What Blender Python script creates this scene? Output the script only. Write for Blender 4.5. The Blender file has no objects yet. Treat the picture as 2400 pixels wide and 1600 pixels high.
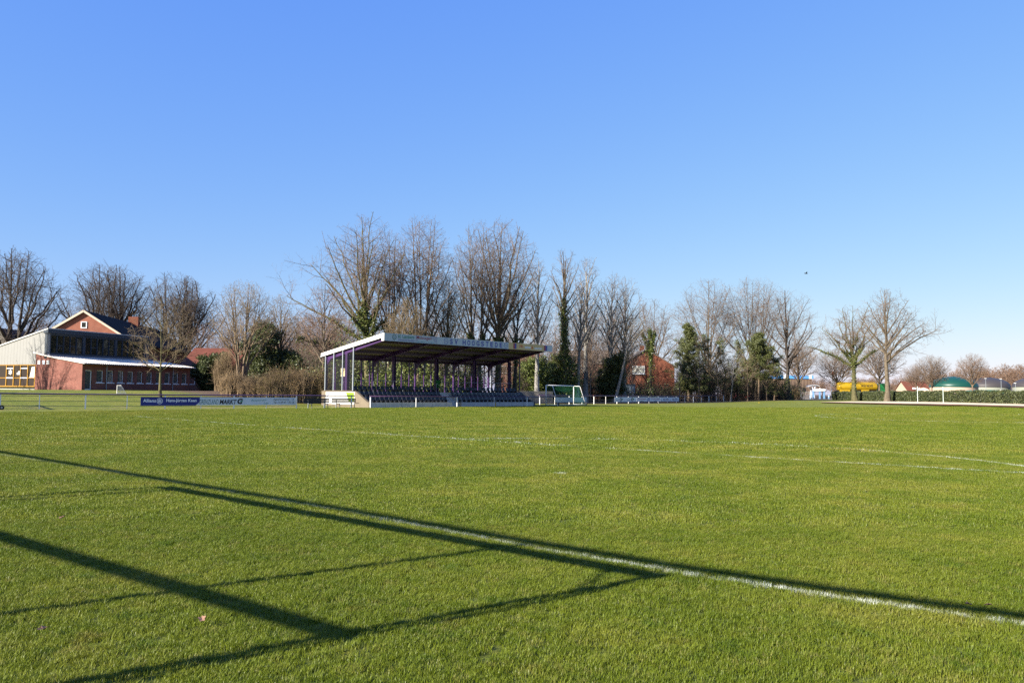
import bpy, math, random
import numpy as np
from mathutils import Vector, Matrix
C = bpy.context.scene.collection
R = math.radians
PI = math.pi
# ------------------------------------------------------------------ camera model (photo is 2400 x 1600)
F_PX, EYE, ROLL, HOR = 1937.0, 1.5, R(0.48), 920.0
_c, _s = math.cos(ROLL), math.sin(ROLL)
PITCH = math.atan((HOR - 800) / F_PX * _c)
_cp, _sp = math.cos(PITCH), math.sin(PITCH)


def ray(px, py):
    x = (px - 1200) / F_PX
    y = -(py - 800) / F_PX
    u, v = x * _c - y * _s, x * _s + y * _c
    return (u, _cp - v * _sp, _sp + v * _cp)


def at(px, py, Y):                       # point of the sight line at distance Y
    r = ray(px, py)
    k = Y / r[1]
    return Vector((r[0] * k, Y, EYE + r[2] * k))


def gp(px, py, z=0.0):                   # point of the sight line at height z
    r = ray(px, py)
    k = (z - EYE) / r[2]
    return Vector((r[0] * k, r[1] * k, z))


def on_plane(px, py, K, ax):             # (t, z) where the sight line meets the vertical plane through K along ax
    r = ray(px, py)
    det = r[0] * (-ax[1]) + ax[0] * r[1]
    k = (K[0] * (-ax[1]) + ax[0] * K[1]) / det
    t = ((r[0] * k - K[0]) * ax[0] + (r[1] * k - K[1]) * ax[1])
    return t, EYE + r[2] * k


def sstep(a, b, x):
    t = min(1, max(0, (x - a) / (b - a)))
    return t * t * (3 - 2 * t)


# stand frame: origin front left corner of the plinth, s along the front, t to the back
S0 = (-13.19, 76.65)
TH = R(41.3)
SA = (math.sin(TH), math.cos(TH))
SB = (-math.cos(TH), math.sin(TH))
HL, HR = (73.6, 190.0), (65.7, 106.0)    # hedge line


def st_of(x, y):
    dx, dy = x - S0[0], y - S0[1]
    return dx * SA[0] + dy * SA[1], dx * SB[0] + dy * SB[1]


_hd = Vector((HR[0] - HL[0], HR[1] - HL[1])).normalized()
_hn = Vector((-_hd[1], _hd[0]))           # points beyond the hedge (away from the pitch)
if _hn[0] < 0:
    _hn = -_hn


def tz(x, y):                             # ground height
    s, t = st_of(x, y)
    z = 1.4 * sstep(3.2, 24, t) * (1 - sstep(20, 45, s))
    z += .45 * sstep(25, 65, x)
    b = (x - HL[0]) * _hn[0] + (y - HL[1]) * _hn[1]
    if y > 230:
        b = max(b, (y - 200) * .5)
    z += 1.15 * sstep(3, 38, b) * sstep(40, 70, x)
    z += .45 * sstep(150, 230, y) * (1 - sstep(25, 65, x))
    return z


def gpt(px, py, add=0.0):                 # sight line meets the terrain
    r = ray(px, py)
    lo, hi = 2.0, 2.0
    while hi < 900:
        hi = lo * 1.01
        if EYE + r[2] * hi / r[1] <= tz(r[0] * hi / r[1], hi):
            break
        lo = hi
    x = r[0] * hi / r[1]
    return Vector((x, hi, tz(x, hi) + add))


# ------------------------------------------------------------------ materials
MATS = {}


def nd(nt, t, loc=None, **kw):
    n = nt.nodes.new(t)
    for k, v in kw.items():
        if k.startswith('i_'):
            n.inputs[k[2:].replace('_', ' ')].default_value = v
        else:
            setattr(n, k, v)
    return n


def mat(name, col, rough=.7, var=.18, scale=4.0, metal=0.0, bump=0.0, spec=.3, detail=5, col2=None, big=None):
    if name in MATS:
        return MATS[name]
    m = bpy.data.materials.new(name)
    m.use_nodes = True
    nt = m.node_tree
    b = nt.nodes['Principled BSDF']
    b.inputs['Roughness'].default_value = rough
    b.inputs['Metallic'].default_value = metal
    b.inputs['Specular IOR Level'].default_value = spec
    tc = nd(nt, 'ShaderNodeTexCoord')
    no = nd(nt, 'ShaderNodeTexNoise', i_Scale=scale, i_Detail=detail, i_Roughness=.65)
    nt.links.new(tc.outputs['Object'], no.inputs['Vector'])
    rp = nd(nt, 'ShaderNodeValToRGB')
    a = [max(0, c * (1 - var)) for c in col]
    z = list(col2) if col2 else [min(1, c * (1 + var)) for c in col]
    rp.color_ramp.elements[0].position = .3
    rp.color_ramp.elements[1].position = .7
    rp.color_ramp.elements[0].color = (*a, 1)
    rp.color_ramp.elements[1].color = (*z, 1)
    nt.links.new(no.outputs['Fac'], rp.inputs['Fac'])
    nt.links.new(rp.outputs['Color'], b.inputs['Base Color'])
    if bump:
        bp = nd(nt, 'ShaderNodeBump', i_Strength=bump, i_Distance=.05)
        nt.links.new(no.outputs['Fac'], bp.inputs['Height'])
        nt.links.new(bp.outputs['Normal'], b.inputs['Normal'])
    MATS[name] = m
    return m


def brick(name, c1, c2, mortar, sc=1.0, w=.25, h=.083):
    m = bpy.data.materials.new(name)
    m.use_nodes = True
    nt = m.node_tree
    b = nt.nodes['Principled BSDF']
    b.inputs['Roughness'].default_value = .85
    b.inputs['Specular IOR Level'].default_value = .2
    tc = nd(nt, 'ShaderNodeTexCoord')
    sx = nd(nt, 'ShaderNodeSeparateXYZ')
    nt.links.new(tc.outputs['Object'], sx.inputs[0])
    ad = nd(nt, 'ShaderNodeMath', operation='ADD')
    nt.links.new(sx.outputs['X'], ad.inputs[0])
    nt.links.new(sx.outputs['Y'], ad.inputs[1])
    cb = nd(nt, 'ShaderNodeCombineXYZ')
    nt.links.new(ad.outputs[0], cb.inputs['X'])
    nt.links.new(sx.outputs['Z'], cb.inputs['Y'])
    br = nd(nt, 'ShaderNodeTexBrick', i_Scale=1.0)
    br.inputs['Color1'].default_value = (*c1, 1)
    br.inputs['Color2'].default_value = (*c2, 1)
    br.inputs['Mortar'].default_value = (*mortar, 1)
    br.inputs['Mortar Size'].default_value = .008
    br.inputs['Brick Width'].default_value = w
    br.inputs['Row Height'].default_value = h
    br.inputs['Bias'].default_value = -.1
    nt.links.new(cb.outputs[0], br.inputs['Vector'])
    no = nd(nt, 'ShaderNodeTexNoise', i_Scale=.9, i_Detail=6, i_Roughness=.7)
    nt.links.new(tc.outputs['Object'], no.inputs['Vector'])
    mx = nd(nt, 'ShaderNodeMix', data_type='RGBA', blend_type='MULTIPLY')
    mx.inputs['Factor'].default_value = 1.0
    rp = nd(nt, 'ShaderNodeValToRGB')
    rp.color_ramp.elements[0].position = .3
    rp.color_ramp.elements[0].color = (.72, .72, .72, 1)
    rp.color_ramp.elements[1].position = .75
    rp.color_ramp.elements[1].color = (1.1, 1.08, 1.05, 1)
    nt.links.new(no.outputs['Fac'], rp.inputs['Fac'])
    nt.links.new(br.outputs['Color'], mx.inputs['A'])
    nt.links.new(rp.outputs['Color'], mx.inputs['B'])
    nt.links.new(mx.outputs['Result'], b.inputs['Base Color'])
    MATS[name] = m
    return m


def stripes(name, c1, c2, freq, axis='X', rough=.5, metal=0.0, duty=.12, var=.1):
    """standing seams / corrugation / tile courses: lines every 1/freq metre along an object axis"""
    m = bpy.data.materials.new(name)
    m.use_nodes = True
    nt = m.node_tree
    b = nt.nodes['Principled BSDF']
    b.inputs['Specular IOR Level'].default_value = .15
    b.inputs['Roughness'].default_value = rough
    b.inputs['Metallic'].default_value = metal
    tc = nd(nt, 'ShaderNodeTexCoord')
    sx = nd(nt, 'ShaderNodeSeparateXYZ')
    nt.links.new(tc.outputs['Object'], sx.inputs[0])
    if axis == 'XY':
        ad = nd(nt, 'ShaderNodeMath', operation='ADD')
        nt.links.new(sx.outputs['X'], ad.inputs[0])
        nt.links.new(sx.outputs['Y'], ad.inputs[1])
        src = ad.outputs[0]
    else:
        src = sx.outputs[axis]
    mu = nd(nt, 'ShaderNodeMath', operation='MULTIPLY')
    mu.inputs[1].default_value = freq
    fr = nd(nt, 'ShaderNodeMath', operation='FRACT')
    lt = nd(nt, 'ShaderNodeMath', operation='LESS_THAN')
    lt.inputs[1].default_value = duty
    nt.links.new(src, mu.inputs[0])
    nt.links.new(mu.outputs[0], fr.inputs[0])
    nt.links.new(fr.outputs[0], lt.inputs[0])
    no = nd(nt, 'ShaderNodeTexNoise', i_Scale=1.3, i_Detail=6, i_Roughness=.7)
    nt.links.new(tc.outputs['Object'], no.inputs['Vector'])
    rp = nd(nt, 'ShaderNodeValToRGB')
    rp.color_ramp.elements[0].position = .3
    rp.color_ramp.elements[1].position = .7
    rp.color_ramp.elements[0].color = (*[c * (1 - var) for c in c1], 1)
    rp.color_ramp.elements[1].color = (*[c * (1 + var) for c in c1], 1)
    nt.links.new(no.outputs['Fac'], rp.inputs['Fac'])
    mx = nd(nt, 'ShaderNodeMix', data_type='RGBA')
    nt.links.new(lt.outputs[0], mx.inputs['Factor'])
    nt.links.new(rp.outputs['Color'], mx.inputs['A'])
    mx.inputs['B'].default_value = (*c2, 1)
    nt.links.new(mx.outputs['Result'], b.inputs['Base Color'])
    MATS[name] = m
    return m


def leafmat(name, c1, c2, rough=.5, trans=.25, spec=.4):
    m = bpy.data.materials.new(name)
    m.use_nodes = True
    nt = m.node_tree
    b = nt.nodes['Principled BSDF']
    b.inputs['Roughness'].default_value = rough
    b.inputs['Specular IOR Level'].default_value = spec
    g = nd(nt, 'ShaderNodeNewGeometry')
    rp = nd(nt, 'ShaderNodeValToRGB')
    rp.color_ramp.elements[0].color = (*c1, 1)
    rp.color_ramp.elements[1].color = (*c2, 1)
    nt.links.new(g.outputs['Random Per Island'], rp.inputs['Fac'])
    nt.links.new(rp.outputs['Color'], b.inputs['Base Color'])
    if trans:
        tr = nd(nt, 'ShaderNodeBsdfTranslucent')
        nt.links.new(rp.outputs['Color'], tr.inputs['Color'])
        mx = nd(nt, 'ShaderNodeMixShader')
        mx.inputs[0].default_value = trans
        nt.links.new(b.outputs[0], mx.inputs[1])
        nt.links.new(tr.outputs[0], mx.inputs[2])
        nt.links.new(mx.outputs[0], nt.nodes['Material Output'].inputs['Surface'])
    MATS[name] = m
    return m


def pane_mat(name, tint, trans, rough=.03):
    m = bpy.data.materials.new(name)
    m.use_nodes = True
    nt = m.node_tree
    b = nt.nodes['Principled BSDF']
    b.inputs['Base Color'].default_value = (*tint, 1)
    b.inputs['Roughness'].default_value = rough
    b.inputs['Specular IOR Level'].default_value = .5
    tp = nd(nt, 'ShaderNodeBsdfTransparent')
    mx = nd(nt, 'ShaderNodeMixShader')
    mx.inputs[0].default_value = trans
    nt.links.new(b.outputs[0], mx.inputs[1])
    nt.links.new(tp.outputs[0], mx.inputs[2])
    nt.links.new(mx.outputs[0], nt.nodes['Material Output'].inputs['Surface'])
    MATS[name] = m
    return m


# ------------------------------------------------------------------ mesh building
class MB:
    def __init__(self):
        self.v, self.f = [], []

    def add(self, vs, fs):
        o = len(self.v)
        self.v += [tuple(p) for p in vs]
        self.f += [tuple(i + o for i in q) for q in fs]
        return self

    def box(self, x0, x1, y0, y1, z0, z1):
        v = [(x, y, z) for z in (z0, z1) for y in (y0, y1) for x in (x0, x1)]
        return self.add(v, [(0, 2, 3, 1), (4, 5, 7, 6), (0, 1, 5, 4), (2, 6, 7, 3), (0, 4, 6, 2), (1, 3, 7, 5)])

    def prism(self, poly, ax, a, b):
        """polygon (2d, counterclockwise) extruded along axis ax ('x','y','z') from a to b"""
        def P(p, k):
            return {'x': (k, p[0], p[1]), 'y': (p[0], k, p[1]), 'z': (p[0], p[1], k)}[ax]
        n = len(poly)
        v = [P(p, a) for p in poly] + [P(p, b) for p in poly]
        f = [tuple(range(n))[::-1], tuple(range(n, 2 * n))]
        f += [(i, (i + 1) % n, (i + 1) % n + n, i + n) for i in range(n)]
        return self.add(v, f)

    def tube(self, pts, r, n=8, r2=None, caps=True):
        pts = [Vector(p) for p in pts]
        m = len(pts)
        rs = [r + ((r2 if r2 is not None else r) - r) * i / max(1, m - 1) for i in range(m)] if not isinstance(r, (list, tuple)) else r
        vs, fs = [], []
        up = None
        for i, p in enumerate(pts):
            d = (pts[min(i + 1, m - 1)] - pts[max(i - 1, 0)]).normalized()
            ref = Vector((0, 0, 1)) if abs(d.z) < .95 else Vector((1, 0, 0))
            u = d.cross(ref).normalized() if up is None else (up - d * up.dot(d)).normalized()
            up = u
            w = d.cross(u)
            for k in range(n):
                a = 2 * PI * k / n
                vs.append(p + u * math.cos(a) * rs[i] + w * math.sin(a) * rs[i])
        for i in range(m - 1):
            for k in range(n):
                fs.append((i * n + k, i * n + (k + 1) % n, (i + 1) * n + (k + 1) % n, (i + 1) * n + k))
        if caps:
            fs.append(tuple(range(n))[::-1])
            fs.append(tuple(range((m - 1) * n, m * n)))
        return self.add(vs, fs)

    def quad(self, a, b, c, d):
        return self.add([a, b, c, d], [(0, 1, 2, 3)])

    def lathe(self, prof, n=32, cx=0, cy=0):
        vs, fs = [], []
        for r, z in prof:
            for k in range(n):
                a = 2 * PI * k / n
                vs.append((cx + r * math.cos(a), cy + r * math.sin(a), z))
        for i in range(len(prof) - 1):
            for k in range(n):
                fs.append((i * n + k, i * n + (k + 1) % n, (i + 1) * n + (k + 1) % n, (i + 1) * n + k))
        return self.add(vs, fs)

    def build(self, name, m, parent=None, smooth=False):
        me = bpy.data.meshes.new(name)
        me.from_pydata(self.v, [], self.f)
        me.update()
        return obj(name, me, m, parent, smooth)


def obj(name, me, m, parent=None, smooth=False):
    if m is not None and not me.materials:
        me.materials.append(m)
    if smooth:
        me.polygons.foreach_set('use_smooth', [True] * len(me.polygons))
    o = bpy.data.objects.new(name, me)
    C.objects.link(o)
    if parent:
        o.parent = parent
    return o


def np_mesh(name, V, Q):
    me = bpy.data.meshes.new(name)
    V = np.asarray(V, dtype=np.float32).reshape(-1, 3)
    Q = np.asarray(Q, dtype=np.int32)
    n, k = Q.shape
    me.vertices.add(len(V))
    me.vertices.foreach_set('co', V.ravel())
    me.loops.add(n * k)
    me.loops.foreach_set('vertex_index', Q.ravel())
    me.polygons.add(n)
    me.polygons.foreach_set('loop_start', np.arange(0, n * k, k, dtype=np.int32))
    me.polygons.foreach_set('loop_total', np.full(n, k, dtype=np.int32))
    me.update(calc_edges=True)
    return me


def tag(o, label=None, cat=None, group=None, kind=None):
    if label:
        o['label'] = label
    if cat:
        o['category'] = cat
    if group:
        o['group'] = group
    if kind:
        o['kind'] = kind
    return o


def thing(name, label, cat, loc=(0, 0, 0), rz=0.0, group=None):
    o = bpy.data.objects.new(name, None)
    o.empty_display_size = .3
    C.objects.link(o)
    o.location = loc
    o.rotation_euler = (0, 0, rz)
    return tag(o, label, cat, group)


def struct(o):
    o['kind'] = 'structure'
    return o


def dup(root, loc, rz=0.0, label=None, group=None):
    r = root.copy()
    C.objects.link(r)
    r.location = loc
    r.rotation_euler = (0, 0, rz)
    if label:
        r['label'] = label
    if group:
        r['group'] = group
    for ch in list(root.children):
        c = ch.copy()
        C.objects.link(c)
        c.parent = r
        for g in list(ch.children):
            d = g.copy()
            C.objects.link(d)
            d.parent = c
    return r


def text(s, m, parent, x0, x1, z0, z1, y, bold=0.0, shear=0.0, name='lettering', rot=0.0, fit=True):
    """lettering in the local x-z plane facing -y, fitted to the rectangle"""
    cu = bpy.data.curves.new('t', 'FONT')
    cu.body = s
    cu.size = 1.0
    cu.shear = shear
    cu.offset = bold
    cu.resolution_u = 3
    o = bpy.data.objects.new('t', cu)
    C.objects.link(o)
    dg = bpy.context.evaluated_depsgraph_get()
    me = bpy.data.meshes.new_from_object(o.evaluated_get(dg))
    bpy.data.objects.remove(o)
    bpy.data.curves.remove(cu)
    n = len(me.vertices)
    if n == 0:
        return None
    co = np.empty(n * 3, dtype=np.float32)
    me.vertices.foreach_get('co', co)
    co = co.reshape(-1, 3)
    mn, mx = co.min(0), co.max(0)
    sx, sz = (x1 - x0) / (mx[0] - mn[0]), (z1 - z0) / (mx[1] - mn[1])
    X = (co[:, 0] - mn[0]) * sx
    Z = (co[:, 1] - mn[1]) * sz
    if rot:
        X, Z = X * math.cos(rot) - Z * math.sin(rot), X * math.sin(rot) + Z * math.cos(rot)
    out = np.stack([x0 + X, np.full(n, y), z0 + Z], 1).astype(np.float32)
    me.vertices.foreach_set('co', out.ravel())
    me.update()
    me.name = name
    me.materials.clear()
    return obj(name, me, m, parent)


def ring(mb, cx, cz, r0, r1, y, n=24, sx=1.0):
    vs, fs = [], []
    for k in range(n):
        a = 2 * PI * k / n
        vs += [(cx + r0 * sx * math.cos(a), y, cz + r0 * math.sin(a)), (cx + r1 * sx * math.cos(a), y, cz + r1 * math.sin(a))]
    for k in range(n):
        j = (k + 1) % n
        fs.append((2 * k, 2 * k + 1, 2 * j + 1, 2 * j))
    return mb.add(vs, fs)


def tubes_np(paths, rads, sides):
    """many tubes of the same point count at once -> V, Q arrays"""
    P = np.array(paths, dtype=np.float64)
    Rr = np.array(rads, dtype=np.float64)
    B, n, _ = P.shape
    T = np.empty_like(P)
    T[:, 1:-1] = P[:, 2:] - P[:, :-2]
    T[:, 0] = P[:, 1] - P[:, 0]
    T[:, -1] = P[:, -1] - P[:, -2]
    T /= np.linalg.norm(T, axis=2, keepdims=True) + 1e-9
    md = P[:, -1] - P[:, 0]
    ref = np.where((np.abs(md[:, 2]) > .8 * np.linalg.norm(md, axis=1))[:, None], np.array([[1., 0, 0]]), np.array([[0, 0, 1.]]))
    U = np.cross(T, ref[:, None, :])
    U /= np.linalg.norm(U, axis=2, keepdims=True) + 1e-9
    W = np.cross(T, U)
    an = np.arange(sides) * 2 * PI / sides
    V = P[:, :, None, :] + Rr[:, :, None, None] * (U[:, :, None, :] * np.cos(an)[None, None, :, None] + W[:, :, None, :] * np.sin(an)[None, None, :, None])
    base = (np.arange(B) * n * sides)[:, None, None]
    i = (np.arange(n - 1) * sides)[None, :, None]
    k = np.arange(sides)[None, None, :]
    k2 = (np.arange(sides) + 1)[None, None, :] % sides
    Q = np.stack([base + i + k, base + i + k2, base + i + sides + k2, base + i + sides + k], -1).reshape(-1, 4)
    return V.reshape(-1, 3), Q


def merge(parts):
    Vs, Qs, o = [], [], 0
    for V, Q in parts:
        if len(V) == 0:
            continue
        Vs.append(V)
        Qs.append(Q + o)
        o += len(V)
    return np.concatenate(Vs), np.concatenate(Qs)


# ------------------------------------------------------------------ bare trees
SIDES = (9, 6, 4, 3, 3)
NSEG = (8, 7, 5, 3, 2)


def gen_tree(seed, H, Rc, h0=.3, hf=.55, nl=14, arch=.05, wob=.11, trop=.05, nc=(10, 8, 5), r0=None, stems=1, spread=.3, cb=None,
             limbs=(), tipr=.0078, lean=(0, 0), phimax=105, ratio=(.5, .42, .4), fill=1.0, fork=.95, bang=47):
    """per level lists of (points, radii).  Limbs arch from the trunk to points spread over an ellipsoid crown."""
    rg = random.Random(seed)
    out = [[], [], [], [], []]
    r0 = r0 or .0195 * H
    cb = h0 * .8 if cb is None else cb
    zc, hz = H * (cb + 1) / 2, H * (1 - cb) / 2
    cx, cy = lean[0] * zc, lean[1] * zc

    free = [0.0]

    def env(p, d):
        if free[0]:
            return free[0]
        ax, ay, az = (p[0] - cx) / Rc, (p[1] - cy) / Rc, (p[2] - zc) / hz
        bx, by, bz = d[0] / Rc, d[1] / Rc, d[2] / hz
        a = bx * bx + by * by + bz * bz
        b = ax * bx + ay * by + az * bz
        c = ax * ax + ay * ay + az * az - 1
        q = b * b - a * c
        if q <= 0:
            return .3
        return max(.3, (-b + math.sqrt(q)) / a)

    def unit(v):
        m = math.sqrt(v[0] * v[0] + v[1] * v[1] + v[2] * v[2]) or 1
        return (v[0] / m, v[1] / m, v[2] / m)

    def bez(p0, p1, p2, n, w):
        pts = []
        ox = oy = oz = 0.0
        for i in range(n + 1):
            t = i / n
            a, b, c = (1 - t) ** 2, 2 * t * (1 - t), t * t
            if 0 < i:
                ox, oy, oz = ox * .75 + rg.gauss(0, w), oy * .75 + rg.gauss(0, w), oz * .75 + rg.gauss(0, w * .8)
            pts.append((a * p0[0] + b * p1[0] + c * p2[0] + ox, a * p0[1] + b * p1[1] + c * p2[1] + oy, a * p0[2] + b * p1[2] + c * p2[2] + oz))
        return pts

    def radii(r, n, lev):
        tip = (.16, .2, .3, .45, .5)[lev]
        return [max(tipr * .6, r * (1 - (1 - tip) * (i / n) ** .85)) for i in range(n + 1)]

    def sprout(pts, rad, L, lev):
        n = len(pts) - 1
        k = nc[lev - 1]
        k = max(2, int(k * fill * min(1.3, .4 + L / (H * (.42, .2, .1)[lev - 1]) * .6)))
        s0 = (0, .2, .12, .08)[lev]
        az0 = rg.random() * 6.28
        for j in range(k):
            f = min(.985, s0 + (1 - s0) * (j + rg.random() * .9) / k)
            q = f * n
            i = int(q)
            fr = q - i
            a, b = pts[i], pts[i + 1]
            pp = (a[0] + (b[0] - a[0]) * fr, a[1] + (b[1] - a[1]) * fr, a[2] + (b[2] - a[2]) * fr)
            t = unit((b[0] - a[0], b[1] - a[1], b[2] - a[2]))
            rr = rad[i] + (rad[i + 1] - rad[i]) * fr
            azm = az0 + j * 2.4 + rg.gauss(0, .4)
            ref = (1, 0, 0) if abs(t[2]) > .8 else (0, 0, 1)
            u = unit((t[1] * ref[2] - t[2] * ref[1], t[2] * ref[0] - t[0] * ref[2], t[0] * ref[1] - t[1] * ref[0]))
            v = (t[1] * u[2] - t[2] * u[1], t[2] * u[0] - t[0] * u[2], t[0] * u[1] - t[1] * u[0])
            ca, sa = math.cos(azm), math.sin(azm)
            A = R(rg.gauss(bang, 9))
            cA, sA = math.cos(A), math.sin(A)
            dd = tuple(t[m] * cA + (u[m] * ca + v[m] * sa) * sA for m in range(3))
            Lc = min(L * ratio[lev - 1] * (1.25 - .6 * f) * rg.uniform(.7, 1.25), env(pp, dd) * rg.uniform(.8, 1.05))
            rc = min(rr * .72, tipr * (5.2, 2.5, 1.3)[lev - 1] * (.6 + .4 * Lc / (H * (.2, .1, .05)[lev - 1])))
            grow(pp, dd, Lc, max(rc, tipr * .8), lev + 1)

    def grow(p, d, L, r, lev):
        n = NSEG[lev]
        w = wob * (.35, .8, 1.0, 1.1, 1.2)[lev]
        tr = trop * (.5, 1.0, .9, .5, .2)[lev]
        pts = [p]
        st = L / n
        x, y, z = d
        for i in range(n):
            x, y, z = unit((x + rg.gauss(0, w), y + rg.gauss(0, w), z + rg.gauss(0, w * .8) + tr))
            p = (p[0] + x * st, p[1] + y * st, p[2] + z * st)
            pts.append(p)
        rad = radii(r, n, lev)
        out[lev].append((pts, rad))
        if lev < 4:
            sprout(pts, rad, L, lev)

    def dome(phi, az, k=1.0):
        return (cx + Rc * k * math.sin(phi) * math.cos(az), cy + Rc * k * math.sin(phi) * math.sin(az), zc + hz * k * math.cos(phi))

    trunks = []
    a0 = rg.random() * 6.28
    for k in range(stems):
        if stems == 1:
            top, b0 = (cx + rg.gauss(0, .06) * Rc, cy + rg.gauss(0, .06) * Rc, H * .97), (0, 0, 0)
            mid = (lean[0] * H * .3, lean[1] * H * .3, H * .45)
            az = 0
        else:
            az = a0 + 6.28 * k / stems + rg.gauss(0, .25)
            top = dome(spread * rg.uniform(.5, 1.5), az, .97)
            b0 = (r0 * .7 * math.cos(az), r0 * .7 * math.sin(az), 0)
            mid = (top[0] * .25 + b0[0], top[1] * .25 + b0[1], H * .4)
        pts = bez(b0, mid, top, 10, wob * H * .018)
        pts[0] = b0
        rr = r0 * (1 if stems == 1 else rg.uniform(.55, .72))
        rad = [max(tipr, rr * (1 - (1 - .55) * min(1, i / (10 * h0 + .5))) if i / 10 < h0 + .05 else rr * .55 * (1 - .88 * ((i / 10 - h0) / (1 - h0)) ** .8)) for i in range(11)]
        rad[0] *= 1.5
        rad[1] *= 1.05
        out[0].append((pts, rad))
        trunks.append((pts, rad, az))
        # the leader carries its own side branches
        half = int(10 * max(hf, .5))
        sprout(pts[half:], rad[half:], H * (1 - half / 10), 1)
    for j in range(nl):
        v = (j + .3 + .5 * rg.random()) / nl
        phi = math.acos(1 - v * (1 - math.cos(R(phimax))))
        az = a0 + j * 2.4 + rg.gauss(0, .2)
        tgt = dome(phi, az, rg.uniform(.86, 1.04))
        if stems > 1:
            pts, rad, _ = min(trunks, key=lambda q: 1 - math.cos(q[2] - az))
        else:
            pts, rad, _ = trunks[0]
        f = h0 + (hf - h0) * (1 - v) ** 1.2 + rg.gauss(0, .02)
        f = max(h0 * .9, min(f, tgt[2] / H * .88))
        q = f * 10
        i = min(9, int(q))
        fr = q - i
        p0 = tuple(pts[i][m] + (pts[i + 1][m] - pts[i][m]) * fr for m in range(3))
        rr = rad[i] + (rad[i + 1] - rad[i]) * fr
        d = tuple(tgt[m] - p0[m] for m in range(3))
        L = math.sqrt(sum(c * c for c in d))
        ar = arch + rg.gauss(0, .06)
        p1 = (p0[0] + d[0] * (.5 - ar * .5), p0[1] + d[1] * (.5 - ar * .5), p0[2] + d[2] * .5 + L * ar)
        lp = bez(p0, p1, tgt, 9, wob * L * .085)
        lp[0] = p0
        lr = radii(min(rr * fork, r0 * .14 + .0135 * L), 9, 1)
        out[1].append((lp, lr))
        sprout(lp, lr, L, 1)
    for (zf, azd, el, L, r, ar) in limbs:
        pts, rad, _ = trunks[0]
        q = zf * 10
        i = int(q)
        p0 = tuple(pts[i][m] + (pts[i + 1][m] - pts[i][m]) * (q - i) for m in range(3))
        a, e = R(azd), R(el)
        d = (math.cos(a) * math.cos(e) * L, math.sin(a) * math.cos(e) * L, math.sin(e) * L)
        p1 = (p0[0] + d[0] * .5, p0[1] + d[1] * .5, p0[2] + d[2] * .5 + L * ar)
        lp = bez(p0, p1, (p0[0] + d[0], p0[1] + d[1], p0[2] + d[2]), 10, wob * L * .04)
        lp[0] = p0
        lr = radii(r, 10, 1)
        out[1].append((lp, lr))
        free[0] = L * .4
        sprout(lp, lr, L, 1)
        free[0] = 0.0
    return out


def tree_mesh(out, levels):
    parts = []
    for l in levels:
        by = {}
        for pts, rad in out[l]:
            by.setdefault(len(pts), []).append((pts, rad))
        for n, L in by.items():
            parts.append(tubes_np([a for a, b in L], [b for a, b in L], SIDES[l]))
    return merge(parts)


def leaf_quads(P, size, rg, flat=.0, aspect=.75):
    """one little leaf face at each point"""
    n = len(P)
    A = rg.normal(size=(n, 3))
    A /= np.linalg.norm(A, axis=1, keepdims=True)
    Bv = rg.normal(size=(n, 3))
    if flat:
        A[:, 2] *= (1 - flat)
        A /= np.linalg.norm(A, axis=1, keepdims=True)
    Bv = np.cross(A, Bv)
    Bv /= np.linalg.norm(Bv, axis=1, keepdims=True)
    s = (size * rg.uniform(.6, 1.3, size=n))[:, None]
    a, b = A * s * .5, Bv * s * .5 * aspect
    V = np.stack([P - a, P + b, P + a, P - b], 1).reshape(-1, 3)
    Q = np.arange(n * 4).reshape(-1, 4)
    return V, Q


BARK = mat('bark_grey_brown', (.085, .066, .047), .9, .35, 3.0, bump=.5, spec=.1, col2=(.155, .125, .088))
BARK_D = mat('bark_dark', (0.0372, 0.031, 0.02666), .9, .3, 3.0, bump=.5, spec=.1, col2=(0.0744, 0.062, 0.0527))
BARK_MOSS = mat('bark_mossy', (0.062, 0.0558, 0.031), .9, .3, 2.0, bump=.5, spec=.1, col2=(0.124, 0.1116, 0.0527))
BARK_P = mat('bark_pale', (0.1488, 0.1364, 0.1178), .85, .5, 4.0, bump=.3, spec=.1, col2=(0.31, 0.2914, 0.2604))
BARK_W = mat('bark_warm', (0.1054, 0.0744, 0.0496), .9, .35, 2.0, bump=.5, spec=.1, col2=(0.186, 0.1364, 0.093))
TWIG = mat('twig_brown', (.108, .078, .058), .85, .2, .5, spec=.1, col2=(.20, .145, .105))
TWIG_D = mat('twig_dark', (.055, .043, .035), .85, .25, .5, spec=.1, col2=(.115, .088, .07))
TWIG_T = mat('twig_tan', (.13, .097, .06), .85, .2, .5, spec=.1, col2=(.23, .175, .108))
TWIG_R = mat('twig_red_brown', (.125, .08, .055), .85, .2, .5, spec=.1, col2=(.22, .145, .10))
IVY = leafmat('ivy_leaf', (.03, .045, .012), (.16, .19, .045), .4)
YEW = leafmat('evergreen_leaf', (.018, .028, .009), (.085, .10, .028), .5)
PINE = leafmat('pine_needle', (.03, .042, .013), (.135, .145, .042), .5)
HEDGE_L = leafmat('hedge_leaf', (.03, .043, .015), (.105, .118, .042), .5)


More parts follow.
